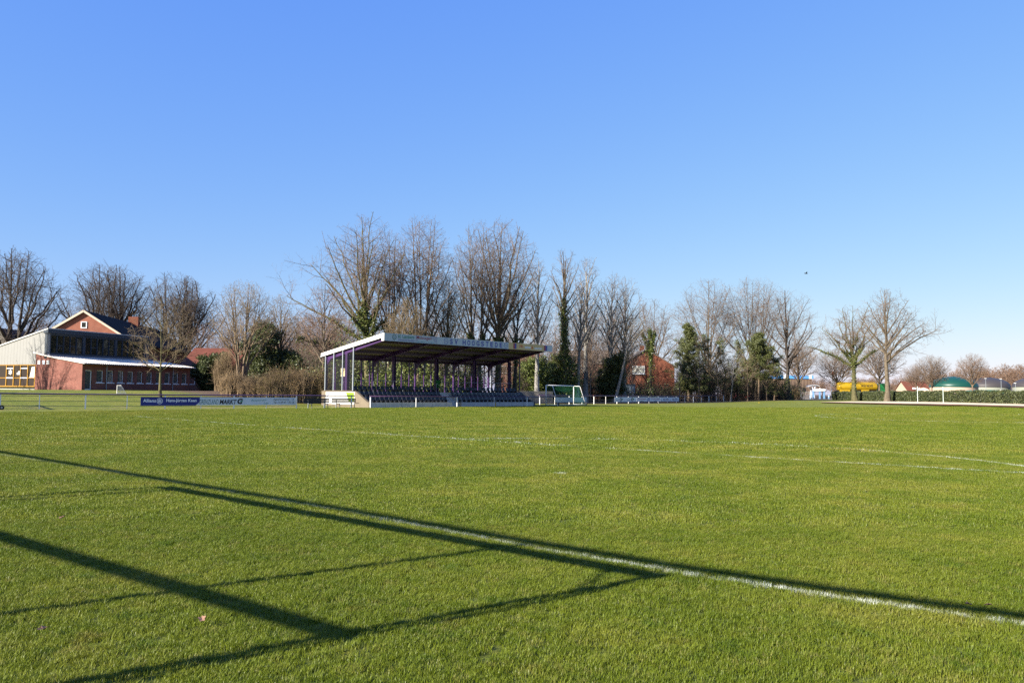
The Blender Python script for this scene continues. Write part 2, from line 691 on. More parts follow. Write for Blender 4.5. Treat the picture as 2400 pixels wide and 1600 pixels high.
def place_tree(label, cat, px, Y, top, half, seed, bark=BARK, twig=TWIG, ivy=None, name='bare_tree', group=None, base=None, **kw):
    """a bare tree whose trunk stands on the sight line px at distance Y; top row and crown half width as measured"""
    p = at(px, 900, Y)
    g = tz(p.x, Y) if base is None else base
    H = at(px, top, Y).z - g
    Rc = half * 1.14 * Y / F_PX
    r = thing(name, label, cat, (p.x, Y, g - .05), 0, group)
    out = gen_tree(seed, H, Rc, **kw)
    V, Q = tree_mesh(out, (0, 1))
    obj('trunk', np_mesh('trunk', V, Q), bark, r, True)
    V, Q = tree_mesh(out, (2, 3, 4))
    obj('crown', np_mesh('crown', V, Q), twig, r)
    if ivy:
        add_ivy(r, out, H, seed, *ivy)
    return r


def add_ivy(r, out, H, seed, zlo, zhi, n, rad, size=.22, lim=True):
    rg = np.random.default_rng(seed)
    P = []
    pts = []
    for lev in ((0, 1) if lim else (0,)):
        for path, rd in out[lev]:
            for i in range(len(path) - 1):
                a, b = np.array(path[i]), np.array(path[i + 1])
                for k in range(6):
                    q = a + (b - a) * (k / 6)
                    if zlo * H <= q[2] <= zhi * H:
                        if lev == 1 and np.hypot(q[0], q[1]) > 1.6 and q[2] > (zlo + (zhi - zlo) * .75) * H:
                            continue
                        pts.append((q, rd[i], lev))
    if not pts:
        return
    for k in range(n):
        q, rr, lev = pts[rg.integers(len(pts))]
        a = rg.uniform(0, 6.28)
        f = 1 - .55 * max(0, (q[2] / H - zlo) / (zhi - zlo))
        clump = .65 + .55 * math.sin(q[2] * 2.1 + a * 2 + seed) * math.sin(q[2] * .9 + seed * 2)
        d = rr + abs(rg.normal(0, rad)) * f * clump * (.5 if lev else 1)
        P.append(q + np.array([math.cos(a) * d, math.sin(a) * d, rg.normal(0, .25)]))
    V, Q = leaf_quads(np.array(P), size, rg)
    obj('ivy', np_mesh('ivy', V, Q), IVY, r)
# ================================================================== world, sun, camera
sc = bpy.context.scene
SUN_EL, SUN_AZ = R(25), (.799, .602)
w = bpy.data.worlds.new('World')
sc.world = w
w.use_nodes = True
wn = w.node_tree
sky = nd(wn, 'ShaderNodeTexSky', sky_type='NISHITA', sun_disc=False, sun_elevation=SUN_EL,
         sun_rotation=math.atan2(-SUN_AZ[0], -SUN_AZ[1]), altitude=0, air_density=1.0, dust_density=.35, ozone_density=3.0)
sp_, cb_ = wn.nodes.new('ShaderNodeSeparateColor'), wn.nodes.new('ShaderNodeCombineColor')
wn.links.new(sky.outputs[0], sp_.inputs[0])
for i_, (g_, k_) in enumerate(((.90, .765), (.642, 1.224), (.099, 4.154))):       # clear polarised blue of the photo, per channel
    pw, ml = wn.nodes.new('ShaderNodeMath'), wn.nodes.new('ShaderNodeMath')
    pw.operation, ml.operation = 'POWER', 'MULTIPLY'
    pw.inputs[1].default_value, ml.inputs[1].default_value = g_, k_
    wn.links.new(sp_.outputs[i_], pw.inputs[0])
    wn.links.new(pw.outputs[0], ml.inputs[0])
    wn.links.new(ml.outputs[0], cb_.inputs[i_])
wn.links.new(cb_.outputs[0], wn.nodes['Background'].inputs['Color'])
wn.nodes['Background'].inputs['Strength'].default_value = .065
sl = bpy.data.lights.new('sun', 'SUN')
sl.energy = 5.0
sl.angle = R(.53)
sl.color = (1.0, .93, .82)
so = bpy.data.objects.new('sun', sl)
C.objects.link(so)
so.rotation_euler = Vector((SUN_AZ[0] * math.cos(SUN_EL), SUN_AZ[1] * math.cos(SUN_EL), -math.sin(SUN_EL))).to_track_quat('-Z', 'Y').to_euler()
so.location = (-60, -40, 60)
sc.view_settings.view_transform = 'Standard'
sc.view_settings.look = 'None'
sc.view_settings.exposure = 1.62
sc.view_settings.gamma = 1.0
cam = bpy.data.cameras.new('camera')
cam.sensor_width = 36
cam.lens = 36 * F_PX / 2400
cam.clip_start, cam.clip_end = .05, 6000
co = bpy.data.objects.new('camera', cam)
C.objects.link(co)
Rv, Uv, Fv = Vector((1, 0, 0)), Vector((0, -_sp, _cp)), Vector((0, _cp, _sp))
X = Rv * _c + Uv * _s
Y = -Rv * _s + Uv * _c
m3 = Matrix((X, Y, -Fv)).transposed()
co.matrix_world = Matrix.Translation((0, 0, EYE)) @ m3.to_4x4()
sc.camera = co
sc.cycles.max_bounces = 6
sc.cycles.transparent_max_bounces = 12
sc.cycles.use_denoising = False


# ================================================================== ground
def circle3(a, b, c):
    ax, ay, bx, by, cx, cy = a[0], a[1], b[0], b[1], c[0], c[1]
    d = 2 * (ax * (by - cy) + bx * (cy - ay) + cx * (ay - by))
    ux = ((ax * ax + ay * ay) * (by - cy) + (bx * bx + by * by) * (cy - ay) + (cx * cx + cy * cy) * (ay - by)) / d
    uy = ((ax * ax + ay * ay) * (cx - bx) + (bx * bx + by * by) * (ax - cx) + (cx * cx + cy * cy) * (bx - ax)) / d
    return ux, uy, math.hypot(ax - ux, ay - uy)


class Nodes:
    def __init__(self, nt):
        self.nt = nt

    def put(self, sock, v):
        if isinstance(v, (int, float)):
            sock.default_value = v
        elif isinstance(v, tuple):
            sock.default_value = v
        else:
            self.nt.links.new(v, sock)

    def m(self, op, a, b=None, c=None, clamp=False):
        n = self.nt.nodes.new('ShaderNodeMath')
        n.operation = op
        n.use_clamp = clamp
        for i, v in enumerate((a, b, c)):
            if v is not None:
                self.put(n.inputs[i], v)
        return n.outputs[0]

    def step(self, x, a, b):
        n = self.nt.nodes.new('ShaderNodeMapRange')
        n.interpolation_type = 'SMOOTHSTEP'
        self.put(n.inputs['Value'], x)
        n.inputs['From Min'].default_value, n.inputs['From Max'].default_value = a, b
        return n.outputs['Result']

    def noise(self, vec, scale, detail=4, rough=.6):
        n = self.nt.nodes.new('ShaderNodeTexNoise')
        self.nt.links.new(vec, n.inputs['Vector'])
        n.inputs['Scale'].default_value, n.inputs['Detail'].default_value, n.inputs['Roughness'].default_value = scale, detail, rough
        return n.outputs['Fac']

    def mix(self, f, a, b, blend='MIX'):
        n = self.nt.nodes.new('ShaderNodeMix')
        n.data_type = 'RGBA'
        n.blend_type = blend
        self.put(n.inputs['Factor'], f)
        for k, v in (('A', a), ('B', b)):
            self.put(n.inputs[k], (*v, 1) if isinstance(v, tuple) and len(v) == 3 else v)
        return n.outputs['Result']


def line_mask(N, pos):
    sx = N.nt.nodes.new('ShaderNodeSeparateXYZ')
    N.nt.links.new(pos, sx.inputs[0])
    x, y = sx.outputs['X'], sx.outputs['Y']
    nz = N.noise(pos, .9, 3)
    wob = N.m('MULTIPLY', N.m('SUBTRACT', nz, .5), .10)

    def straight(a, b, hw):
        dx, dy = b[0] - a[0], b[1] - a[1]
        L = math.hypot(dx, dy)
        nx, ny = -dy / L, dx / L
        d = N.m('ADD', N.m('MULTIPLY', x, nx), N.m('MULTIPLY', y, ny))
        d = N.m('ABSOLUTE', N.m('ADD', N.m('SUBTRACT', d, nx * a[0] + ny * a[1]), wob))
        return N.step(d, hw * 1.3, hw * .7)

    def circ(cx, cy, r, hw):
        a, b = N.m('SUBTRACT', x, cx), N.m('SUBTRACT', y, cy)
        d = N.m('SQRT', N.m('ADD', N.m('MULTIPLY', a, a), N.m('MULTIPLY', b, b)))
        d = N.m('ABSOLUTE', N.m('ADD', N.m('SUBTRACT', d, r), wob))
        return N.step(d, hw * 1.3, hw * .7)
    patch = N.noise(pos, .7, 5, .7)
    P_ = lambda u, v: gp(u, v)
    low = N.m('LESS_THAN', y, 46.0)
    wl = [P_(u, v) for u, v in ((-200, 1036), (254, 1105.6), (800, 1198), (1254, 1286), (1672, 1357), (2600, 1497))]
    l1 = 0.0
    for i in range(5):
        seg = straight(wl[i], wl[i + 1], .042)
        if i > 0:
            seg = N.m('MULTIPLY', seg, N.m('GREATER_THAN', x, wl[i][0]))
        if i < 4:
            seg = N.m('MULTIPLY', seg, N.m('LESS_THAN', x, wl[i + 1][0]))
        l1 = N.m('MAXIMUM', l1, seg)
    l1 = N.m('MULTIPLY', l1, N.m('ADD', N.m('MULTIPLY', N.step(x, -4.0, 1.5), .75), .25))
    l2 = circ(*circle3(P_(605, 998), P_(1500, 1056), P_(2400, 1110)), .05)
    cx, cy, r = circle3(P_(1250, 1028.5), P_(1883, 1046.7), P_(2400, 1093.8))
    l3 = circ(cx, cy, r, .055)
    # the arc only lies beyond the penalty line
    a, b = P_(605, 998), P_(2400, 1110)
    L = math.hypot(b[0] - a[0], b[1] - a[1])
    nx, ny = -(b[1] - a[1]) / L, (b[0] - a[0]) / L
    side = N.m('SUBTRACT', N.m('ADD', N.m('MULTIPLY', x, nx), N.m('MULTIPLY', y, ny)), nx * a[0] + ny * a[1])
    l3 = N.m('MULTIPLY', l3, N.m('GREATER_THAN', side, 0.0))
    l4 = circ(31.3, 56.6, 9.9, .07)
    sp = P_(1312, 1110)
    l5 = circ(sp[0], sp[1], .05, .09)
    far = N.m('MULTIPLY', N.m('MAXIMUM', N.m('MULTIPLY', N.m('MAXIMUM', l2, l3), low), l4), N.m('MULTIPLY', N.step(patch, .34, .60), .62))
    near = N.m('MULTIPLY', N.m('MULTIPLY', l1, N.m('LESS_THAN', y, 24.0)), N.m('MULTIPLY', N.step(N.m('ADD', N.m('MULTIPLY', patch, .6), N.m('MULTIPLY', N.noise(pos, 9.0, 3), .4)), .36, .62), .72))
    return N.m('MAXIMUM', N.m('MAXIMUM', far, near), N.m('MULTIPLY', l5, .35), clamp=True)


def grass_colour(N, pos, dark, light, dry):
    big = N.noise(pos, .045, 4)
    mid = N.noise(pos, .55, 5, .65)
    fin = N.noise(pos, 5.0, 4, .7)
    f = N.m('ADD', N.m('MULTIPLY', mid, .6), N.m('MULTIPLY', fin, .4))
    c = N.mix(N.step(f, .34, .66), dark, light)
    d = N.m('MULTIPLY', N.step(N.m('ADD', N.m('MULTIPLY', big, .45), N.m('MULTIPLY', mid, .55)), .46, .66), .75)
    c = N.mix(d, c, dry)
    # thin brownish wear and darker lush clumps
    wear = N.noise(pos, 1.7, 6, .75)
    c = N.mix(N.m('MULTIPLY', N.step(wear, .56, .74), .6), c, (dry[0] * .85, dry[1] * .68, dry[2]))
    lush = N.noise(pos, 2.6, 3, .6)
    return N.mix(N.m('MULTIPLY', N.step(lush, .57, .72), .6), c, (dark[0] * .6, dark[1] * .82, dark[2]))


gm = bpy.data.materials.new('grass_ground')
gm.use_nodes = True
N = Nodes(gm.node_tree)
geo = gm.node_tree.nodes.new('ShaderNodeNewGeometry')
pos = geo.outputs['Position']
bs = gm.node_tree.nodes['Principled BSDF']
bs.inputs['Roughness'].default_value = .75
bs.inputs['Specular IOR Level'].default_value = .15
G_D, G_L, G_Y = (.098, .118, .011), (.146, .162, .018), (.18, .168, .03)
col = grass_colour(N, pos, G_D, G_L, G_Y)
sx = gm.node_tree.nodes.new('ShaderNodeSeparateXYZ')
gm.node_tree.links.new(pos, sx.inputs[0])
xx, yy = N.m('SUBTRACT', sx.outputs['X'], S0[0]), N.m('SUBTRACT', sx.outputs['Y'], S0[1])
s_ = N.m('ADD', N.m('MULTIPLY', xx, SA[0]), N.m('MULTIPLY', yy, SA[1]))
t_ = N.m('ADD', N.m('MULTIPLY', xx, SB[0]), N.m('MULTIPLY', yy, SB[1]))
wobn = N.m('MULTIPLY', N.m('SUBTRACT', N.noise(pos, .25, 4), .5), 6.0)
lit = N.m('MULTIPLY', N.step(N.m('ADD', t_, wobn), 7.5, 10.5), N.step(N.m('ADD', s_, wobn), -9.0, -5.0))
litter = N.mix(N.noise(pos, 3.0, 5, .7), (.05, .035, .02), (.17, .11, .06))
col = N.mix(lit, col, litter)
# worn bare earth in patches behind the rail fence
worn = N.m('MULTIPLY', N.m('MULTIPLY', N.step(t_, 2.2, 3.2), N.step(t_, 9.0, 5.0)), N.step(N.noise(pos, .35, 5, .65), .5, .62))
col = N.mix(N.m('MULTIPLY', worn, .75), col, (.19, .15, .075))
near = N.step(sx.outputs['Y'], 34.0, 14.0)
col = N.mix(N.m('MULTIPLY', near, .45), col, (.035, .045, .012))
lm = line_mask(N, pos)
col = N.mix(N.m('MULTIPLY', lm, .75), col, (.72, .74, .70))
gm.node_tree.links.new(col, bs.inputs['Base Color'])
bp = nd(gm.node_tree, 'ShaderNodeBump', i_Strength=.9, i_Distance=.06)
gm.node_tree.links.new(N.m('ADD', N.m('MULTIPLY', N.noise(pos, 14.0, 4, .75), .6), N.m('MULTIPLY', N.noise(pos, 2.2, 4, .6), .6)), bp.inputs['Height'])
gm.node_tree.links.new(bp.outputs['Normal'], bs.inputs['Normal'])

xs = [-3000, -1500, -700, -400, -250, -170] + list(np.arange(-130, 141, 2.5)) + [170, 250, 400, 700, 1500, 3000]
ys = [-1500, -500, -150, -60, -30] + list(np.arange(-15, 281, 2.5)) + [320, 380, 460, 600, 900, 1500, 3000, 4500]
V = np.array([(x, y, tz(x, y)) for y in ys for x in xs])
nx = len(xs)
Q = np.array([(j * nx + i, j * nx + i + 1, (j + 1) * nx + i + 1, (j + 1) * nx + i) for j in range(len(ys) - 1) for i in range(nx - 1)])
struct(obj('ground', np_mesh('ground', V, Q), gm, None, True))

# ------------------------------------------------------------------ grass blades on the near pitch (stuff)
bm_ = bpy.data.materials.new('grass_blade')
bm_.use_nodes = True
nt = bm_.node_tree
N = Nodes(nt)
geo = nt.nodes.new('ShaderNodeNewGeometry')
oi = nt.nodes.new('ShaderNodeObjectInfo')
B_D, B_L, B_Y = (.092, .130, .007), (.164, .196, .016), (.222, .202, .034)
c = grass_colour(N, geo.outputs['Position'], B_D, B_L, B_Y)
c = N.mix(N.m('MULTIPLY', N.step(oi.outputs['Random'], .86, .99), .55), c, (.24, .21, .06))
c = N.mix(N.m('MULTIPLY', N.step(geo.outputs['Random Per Island'], .94, .98), .7), c, (.30, .28, .10))
c = N.mix(N.m('MULTIPLY', line_mask(N, geo.outputs['Position']), N.step(geo.outputs['Random Per Island'], .1, .35)), c, (.78, .8, .76))
pb = nt.nodes['Principled BSDF']
pb.inputs['Roughness'].default_value = .45
pb.inputs['Specular IOR Level'].default_value = .25
nt.links.new(c, pb.inputs['Base Color'])
tr = nt.nodes.new('ShaderNodeBsdfTranslucent')
nt.links.new(c, tr.inputs['Color'])
mx = nt.nodes.new('ShaderNodeMixShader')
mx.inputs[0].default_value = .36
nt.links.new(pb.outputs[0], mx.inputs[1])
nt.links.new(tr.outputs[0], mx.inputs[2])
nt.links.new(mx.outputs[0], nt.nodes['Material Output'].inputs['Surface'])


def tuft(seed, n, rad, h, wd):
    rg = random.Random(seed)
    V, F = [], []
    for i in range(n):
        a, d = rg.random() * 6.28, rad * math.sqrt(rg.random())
        x, y = d * math.cos(a), d * math.sin(a)
        b = rg.random() * 6.28
        hh = h * rg.uniform(.45, 1.15)
        ln = hh * rg.uniform(.15, .95)
        fx, fy = math.cos(b), math.sin(b)
        wx, wy = -fy * wd * rg.uniform(.6, 1.2), fx * wd
        o = len(V)
        V += [(x - wx, y - wy, 0), (x + wx, y + wy, 0),
              (x - wx * .85 + fx * ln * .3, y - wy * .85 + fy * ln * .3, hh * .6), (x + wx * .85 + fx * ln * .3, y + wy * .85 + fy * ln * .3, hh * .6),
              (x + fx * ln, y + fy * ln, hh)]
        F += [(o, o + 1, o + 3, o + 2), (o + 2, o + 3, o + 4)]
    me = bpy.data.meshes.new('grass_tuft')
    me.from_pydata(V, [], F)
    me.materials.append(bm_)
    return bpy.data.objects.new('grass_tuft', me)


def grass_patch(name, zs, dens, tf, seed, smin, smax):
    V, F = [], []
    for z in zs:
        hw = .67 * z + .6
        x0, x1 = -hw, min(hw, 26 + z * .35) if z > 60 else hw
        if z > 60:
            x0 = max(x0, S0[0] + SA[0] / SA[1] * (z - S0[1]) + .9 / SB[0] * -1)
        V += [(x0 + (x1 - x0) * k / 12, z, tz(x0 + (x1 - x0) * k / 12, z)) for k in range(13)]
    for j in range(len(zs) - 1):
        F += [(j * 13 + k, j * 13 + k + 1, (j + 1) * 13 + k + 1, (j + 1) * 13 + k) for k in range(12)]
    me = bpy.data.meshes.new(name)
    me.from_pydata(V, [], F)
    o = obj(name, me, bm_)
    o['kind'] = 'stuff'
    ng = bpy.data.node_groups.new(name, 'GeometryNodeTree')
    ng.interface.new_socket('Geometry', in_out='INPUT', socket_type='NodeSocketGeometry')
    ng.interface.new_socket('Geometry', in_out='OUTPUT', socket_type='NodeSocketGeometry')
    gi, go = ng.nodes.new('NodeGroupInput'), ng.nodes.new('NodeGroupOutput')
    dp = ng.nodes.new('GeometryNodeDistributePointsOnFaces')
    dp.inputs['Density'].default_value = dens
    dp.inputs['Seed'].default_value = seed
    inst = ng.nodes.new('GeometryNodeInstanceOnPoints')
    oi = ng.nodes.new('GeometryNodeObjectInfo')
    oi.inputs['Object'].default_value = tf
    oi.inputs['As Instance'].default_value = True
    rv = ng.nodes.new('FunctionNodeRandomValue')
    rv.data_type = 'FLOAT_VECTOR'
    rv.inputs[0].default_value = (-.12, -.12, 0)
    rv.inputs[1].default_value = (.12, .12, 6.283)
    rs = ng.nodes.new('FunctionNodeRandomValue')
    rs.data_type = 'FLOAT'
    rs.inputs[2].default_value, rs.inputs[3].default_value = smin, smax
    L = ng.links.new
    L(gi.outputs[0], dp.inputs['Mesh'])
    L(dp.outputs['Points'], inst.inputs['Points'])
    L(oi.outputs['Geometry'], inst.inputs['Instance'])
    L(rv.outputs[0], inst.inputs['Rotation'])
    L(rs.outputs[1], inst.inputs['Scale'])
    L(inst.outputs[0], go.inputs[0])
    md = o.modifiers.new('grass', 'NODES')
    md.node_group = ng
    return o


tf1, tf2, tf3 = tuft(1, 40, .055, .033, .0017), tuft(2, 42, .09, .034, .0026), tuft(3, 44, .15, .035, .0042)
grass_patch('grass', [3.2, 5, 7, 9.5], 520, tf1, 3, .7, 1.25)
grass_patch('grass', [9.5, 13, 17, 22], 200, tf2, 4, .7, 1.2)
grass_patch('grass', [22, 29, 38, 49, 61], 46, tf3, 5, .8, 1.5)
grass_patch('grass', [61, 70, 82, 96], 16, tf3, 6, 1.1, 1.9)
# ================================================================== paint and metal
PURPLE = mat('purple_paint', (.042, .015, .075), .4, .12, 6, spec=.4)
RAILP = mat('rail_paint', (.06, .03, .075), .35, .2, 8, spec=.5)
WHITE = mat('white_paint', (.72, .70, .66), .5, .06, 2, spec=.35)
POSTW = mat('post_white', (.72, .70, .66), .6, .15, 9)
GALV = mat('galvanised_steel', (.25, .275, .30), .45, .15, 8, metal=.3)
WIRE = mat('fence_wire', (.10, .11, .11), .5, .2, 8, metal=.4)
CONC = mat('concrete', (.44, .42, .39), .9, .14, 1.6, bump=.15, spec=.15)
CONC_L = mat('concrete_light', (.145, .118, .085), .9, .13, 1.6, bump=.2, spec=.15)
PLAST = mat('seat_plastic', (.009, .011, .018), .42, .15, 3, spec=.35)
FASC = mat('fascia_sheet', (.37, .40, .41), .45, .07, .8, spec=.4)
SOFF = stripes('roof_panel', (.135, .122, .068), (.11, .10, .055), 1.0, 'X', .6, 0, .03)
BLACKW = mat('bench_slat', (.018, .018, .018), .6, .3, 5)
BLUE = mat('sign_blue', (.012, .02, .16), .4, .05, 2)
LBLUE = mat('sign_pale', (.48, .52, .58), .45, .06, 2)
INK_W = mat('ink_white', (.72, .74, .78), .5, .03, 2)
INK_K = mat('ink_black', (.015, .015, .02), .5, .03, 2)
INK_G = mat('ink_green', (.01, .15, .08), .5, .05, 2)
INK_GB = mat('ink_dark_green', (.03, .115, .075), .5, .05, 2)
INK_B = mat('ink_blue', (.055, .065, .24), .5, .05, 2)
INK_R = mat('ink_red', (.25, .03, .05), .5, .05, 2)
INK_O = mat('ink_orange', (.50, .10, .02), .5, .05, 2)
INK_Y = mat('ink_tan', (.52, .36, .16), .5, .06, 2)
INK_T = mat('ink_teal', (.02, .22, .24), .5, .05, 2)
INK_GR = mat('ink_grey', (.30, .30, .34), .5, .05, 2)
LIME = mat('lime', (.14, .21, .016), .5, .05, 2)
GREENP = mat('green_plastic', (.02, .12, .03), .45, .1, 2)
NET = mat('net_green', (.02, .14, .045), .7, .2, 2)
YELL = mat('yellow_paint', (.34, .22, .012), .45, .1, 2)
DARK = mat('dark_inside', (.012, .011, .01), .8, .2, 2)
RUBBER = mat('rubber', (.02, .019, .018), .8, .2, 6)
GLASS = pane_mat('stand_glass', (.015, .017, .018), .86)
GLASS_D = pane_mat('window_glass', (.02, .018, .014), .12)

# ================================================================== the stand
ST_L, ST_D, Z1, Z2, Z3 = 24.08, 7.3, .468, .96, 1.464
PHI = math.atan2(SA[1], SA[0])
stand = thing('grandstand', 'small grandstand with dark seats, purple steel frame and white sloping roof', 'grandstand', (S0[0], S0[1], 0), PHI)


def loc_plane(px, py, K, ax, t_off=0.0):
    return on_plane(px, py, K, ax)


def s_on(px, t, py=850):                  # s of a pixel column on the plane t = const of the stand
    K = (S0[0] + SB[0] * t, S0[1] + SB[1] * t)
    return on_plane(px, py, K, SA)[0]


def t_on(px, s, py=850):                  # t of a pixel column on the plane s = const
    K = (S0[0] + SA[0] * s, S0[1] + SA[1] * s)
    return on_plane(px, py, K, SB)[0]


AI0, AI1 = s_on(1045, 1.0), s_on(1078, .3)          # aisle
prof = [(0, -.1), (ST_D, -.1), (ST_D, Z3), (2.0, Z3), (2.0, Z2), (1.0, Z2), (1.0, Z1), (0, Z1)]
b = MB().prism(prof, 'x', .26, AI0)
b.prism(prof, 'x', AI1, ST_L - .26)
aprof = [(0.15, -.1), (ST_D, -.1), (ST_D, Z3)] + sum([[(2.15 - .3 * k, Z3 - .21 * k), (2.15 - .3 * k, Z3 - .21 * (k + 1))] for k in range(7)], [])
aprof = [p for p in aprof if p[1] > -.02 or p[1] == -.1] + [(.15, 0)]
b.prism(aprof, 'x', AI0, AI1)
b.build('plinth', CONC, stand)
for s in (0, ST_L - .26):
    MB().prism([(-.02, -.1), (ST_D + .02, -.1), (ST_D + .02, Z3 + .05), (2.0, Z3 + .05), (0.25, Z1 + .06), (-.02, Z1 + .02)], 'x', s, s + .26).build('end_wall', CONC_L, stand)
for k in range(1, 12):
    s = ST_L * k / 12
    if not AI0 - .1 < s < AI1 + .1:
        MB().box(s - .012, s + .012, -.004, .01, 0, Z1 - .002).build('panel_joint', mat('joint_dark', (.08, .08, .08), .9), stand)
# steel frame
RT0, RTB = 6.831, 5.187                     # roof top at front and back edge
RF, RB = -2.167, 7.319                      # t of front and back edge


def roof_z(t):
    return RT0 + (RTB - RT0) * (t - RF) / (RB - RF)


COLS = [.12 + 5.857 * i for i in range(5)]
for s in COLS:
    s = min(max(s, .16), ST_L - .2)
    f = MB()
    zt = roof_z(3.52) - .75
    for a in (-.15, .13):
        f.box(s + a, s + a + .02, 3.37, 3.67, Z3, zt)
    f.box(s - .13, s + .13, 3.51, 3.53, Z3, zt)
    f.build('column', PURPLE, stand)
    f = MB()
    for (zo, zi) in ((.33, .36), (.78, .75)):
        f.prism([(RB - .3, roof_z(RB - .3) - zo), (RF + .1, roof_z(RF + .1) - (zo if zo < .5 else .62)), (RF + .1, roof_z(RF + .1) - (zi if zo < .5 else .59)), (RB - .3, roof_z(RB - .3) - zi)][::1], 'x', s - .1, s + .1)
    f.prism([(RB - .3, roof_z(RB - .3) - .75), (RB - .3, roof_z(RB - .3) - .36), (RF + .1, roof_z(RF + .1) - .36), (RF + .1, roof_z(RF + .1) - .59)], 'x', s - .012, s + .012)
    f.build('rafter', PURPLE, stand)
    f = MB()
    f.box(s - .09, s + .09, 6.72, 6.9, Z3, roof_z(6.8) - .75)
    f.prism([(6.72, roof_z(6.8) - 1.25), (6.72, roof_z(6.72) - .77), (6.1, roof_z(6.1) - .77)], 'x', s - .06, s + .06)
    f.build('rear_column', PURPLE, stand)
n = 22
for k in range(1, n):
    s = .16 + (ST_L - .36) * k / n
    if min(abs(s - c) for c in COLS) < .3:
        continue
    MB().box(s - .05, s + .05, 6.76, 6.86, Z3, roof_z(6.8) - .36).build('rear_post', PURPLE, stand)
for t in (-.9, 1.3, 3.5, 5.6, 6.9):
    MB().box(COLS[0] + .12, COLS[4] - .14, t - .06, t + .06, roof_z(t) - .60, roof_z(t) - .34).build('purlin', PURPLE, stand)
BRD = mat('brace_dark', (.05, .05, .055), .5, .1, 4, metal=.4)
for (a, c) in ((0, 1), (3, 4)):
    for zz in ((Z3 + .1, 4.1), (4.1, Z3 + .1)):
        MB().tube([(COLS[a] + .1, 6.93, zz[0]), (COLS[c] - .1, 6.93, zz[1])], .018, 6).build('cross_brace', BRD, stand)
    MB().tube([(COLS[a] + .16, 3.6, zz[0]), (COLS[a] + .16, 6.7, zz[1])], .018, 6).build('cross_brace', BRD, stand)
# roof
s0, s1 = -.15, 24.47
th = .3
MB().prism([(RB, RTB - th), (RB, RTB), (RF + .03, RT0 - .005), (RF + .03, RT0 - th)], 'x', s0 + .03, s1 - .03).build('roof', SOFF, stand)
for s in (s0, s1 - .027):
    MB().prism([(RB + .03, RTB - th - .01), (RB + .03, RTB + .02), (RF, RT0 + .02), (RF, RT0 - .69), (RF + .35, RT0 - .69), (RF + .35, roof_z(RF + .35) - .36)], 'x', s, s + .027).build('verge_board', WHITE, stand)
fz0, fz1 = RT0 - .69, RT0 + .02
MB().box(s0 + .03, s1 - .03, RF - .002, RF + .025, fz0, fz1).build('fascia', FASC, stand)
MB().box(s0 + .03, s1 - .03, RB + .002, RB + .028, RTB - th - .01, RTB + .02).build('rear_fascia', WHITE, stand)
b = MB().tube([(s0, RB + .1, RTB - th), (s1, RB + .1, RTB - th)], .07, 8)
b.tube([(s1 - .4, RB + .1, RTB - th), (s1 - .4, RB - .4, RTB - .9), (s1 - .4, RB - .4, 1.4)], .045, 8)
b.build('gutter', GALV, stand)
# fascia adverts and club name
FY = RF - .006


def fs(px):
    return s_on(px, RF, 800)


def fzz(f):
    return fz0 + (fz1 - fz0) * f


b = MB()
c0 = fs(924)
ring(b, c0, fzz(.55), .19, .235, FY, 20, 1.1)
ring(b, c0, fzz(.56), .11, .13, FY, 20, 1.1)
b.add([(c0 - .22, FY, fzz(.45)), (c0 - .18, FY, fzz(.45)), (c0, FY, fzz(.08)), (c0, FY, fzz(.02))], [(0, 1, 2, 3)])
b.add([(c0 + .22, FY, fzz(.45)), (c0 + .18, FY, fzz(.45)), (c0, FY, fzz(.08)), (c0, FY, fzz(.02))], [(0, 1, 2, 3)])
b.build('emblem', INK_GB, stand)
text('P', INK_GB, stand, c0 - .05, c0 + .06, fzz(.42), fzz(.64), FY)
text('kl. Lambers', INK_G, stand, fs(933), fs(971), fzz(.48), fzz(.92), FY, .02)
text('Zeltverleih & Getränke', INK_B, stand, fs(933), fs(971), fzz(.1), fzz(.4), FY, .004)
x0, x1 = fs(974), fs(1024.5)
MB().add([(x0, FY, fz0), (x0 + .35, FY, fzz(.42)), (x0, FY, fz1)], [(0, 1, 2)]).build('sign_corner', INK_GR, stand)
MB().add([(x1 - 1.05, FY, fz1), (x1, FY, fz0), (x1, FY, fz1)], [(0, 1, 2)]).build('sign_corner', INK_GR, stand)
FY -= .002
text('Mülstegen', INK_R, stand, fs(976), fs(1011.5), fzz(.36), fzz(.95), FY, .012)
text('PARTYSERVICE - FESTSÄLE', INK_T, stand, fs(976), fs(1018), fzz(.08), fzz(.26), FY, .004)
for px in (1045.5, 1185.5):
    b = MB()
    ring(b, fs(px), fzz(.5), .24, .285, FY, 28)
    b.build('emblem', INK_B, stand)
    text('SVH', INK_B, stand, fs(px) - .13, fs(px) + .13, fzz(.42), fzz(.58), FY, .006)
name_px = [('S', 1054.7, 1061), ('V', 1065.5, 1073)]
hx0, hx1 = 1084.2, 1178
for i, ch in enumerate('HOOGSTEDE'):
    a = hx0 + (hx1 - hx0) * (i / 8.65)
    name_px.append((ch, a, a + 7.4 - .14 * i))
for ch, a, c in name_px:
    text(ch, INK_B, stand, fs(a), fs(c), fzz(.13), fzz(.86), FY, .035)
MB().box(fs(1192), fs(1275), FY + .002, FY + .006, fz0 + .002, fz1 - .002).build('sign_panel', INK_Y, stand)
for px in (1203, 1275):
    a, c = fs(px), fs(px + 7.5)
    MB().box(a, (a + c) / 2, FY - .001, FY + .003, fzz(.1), fzz(.93)).build('logo', INK_R, stand)
    MB().box((a + c) / 2, c, FY - .001, FY + .003, fzz(.1), fzz(.93)).build('logo', INK_B, stand)
text('24h', INK_O, stand, fs(1216), fs(1225.5), fzz(.35), fzz(.8), FY - .001, .02, .25)
text('tanken', INK_W, stand, fs(1230), fs(1244), fzz(.3), fzz(.66), FY - .001, .02)
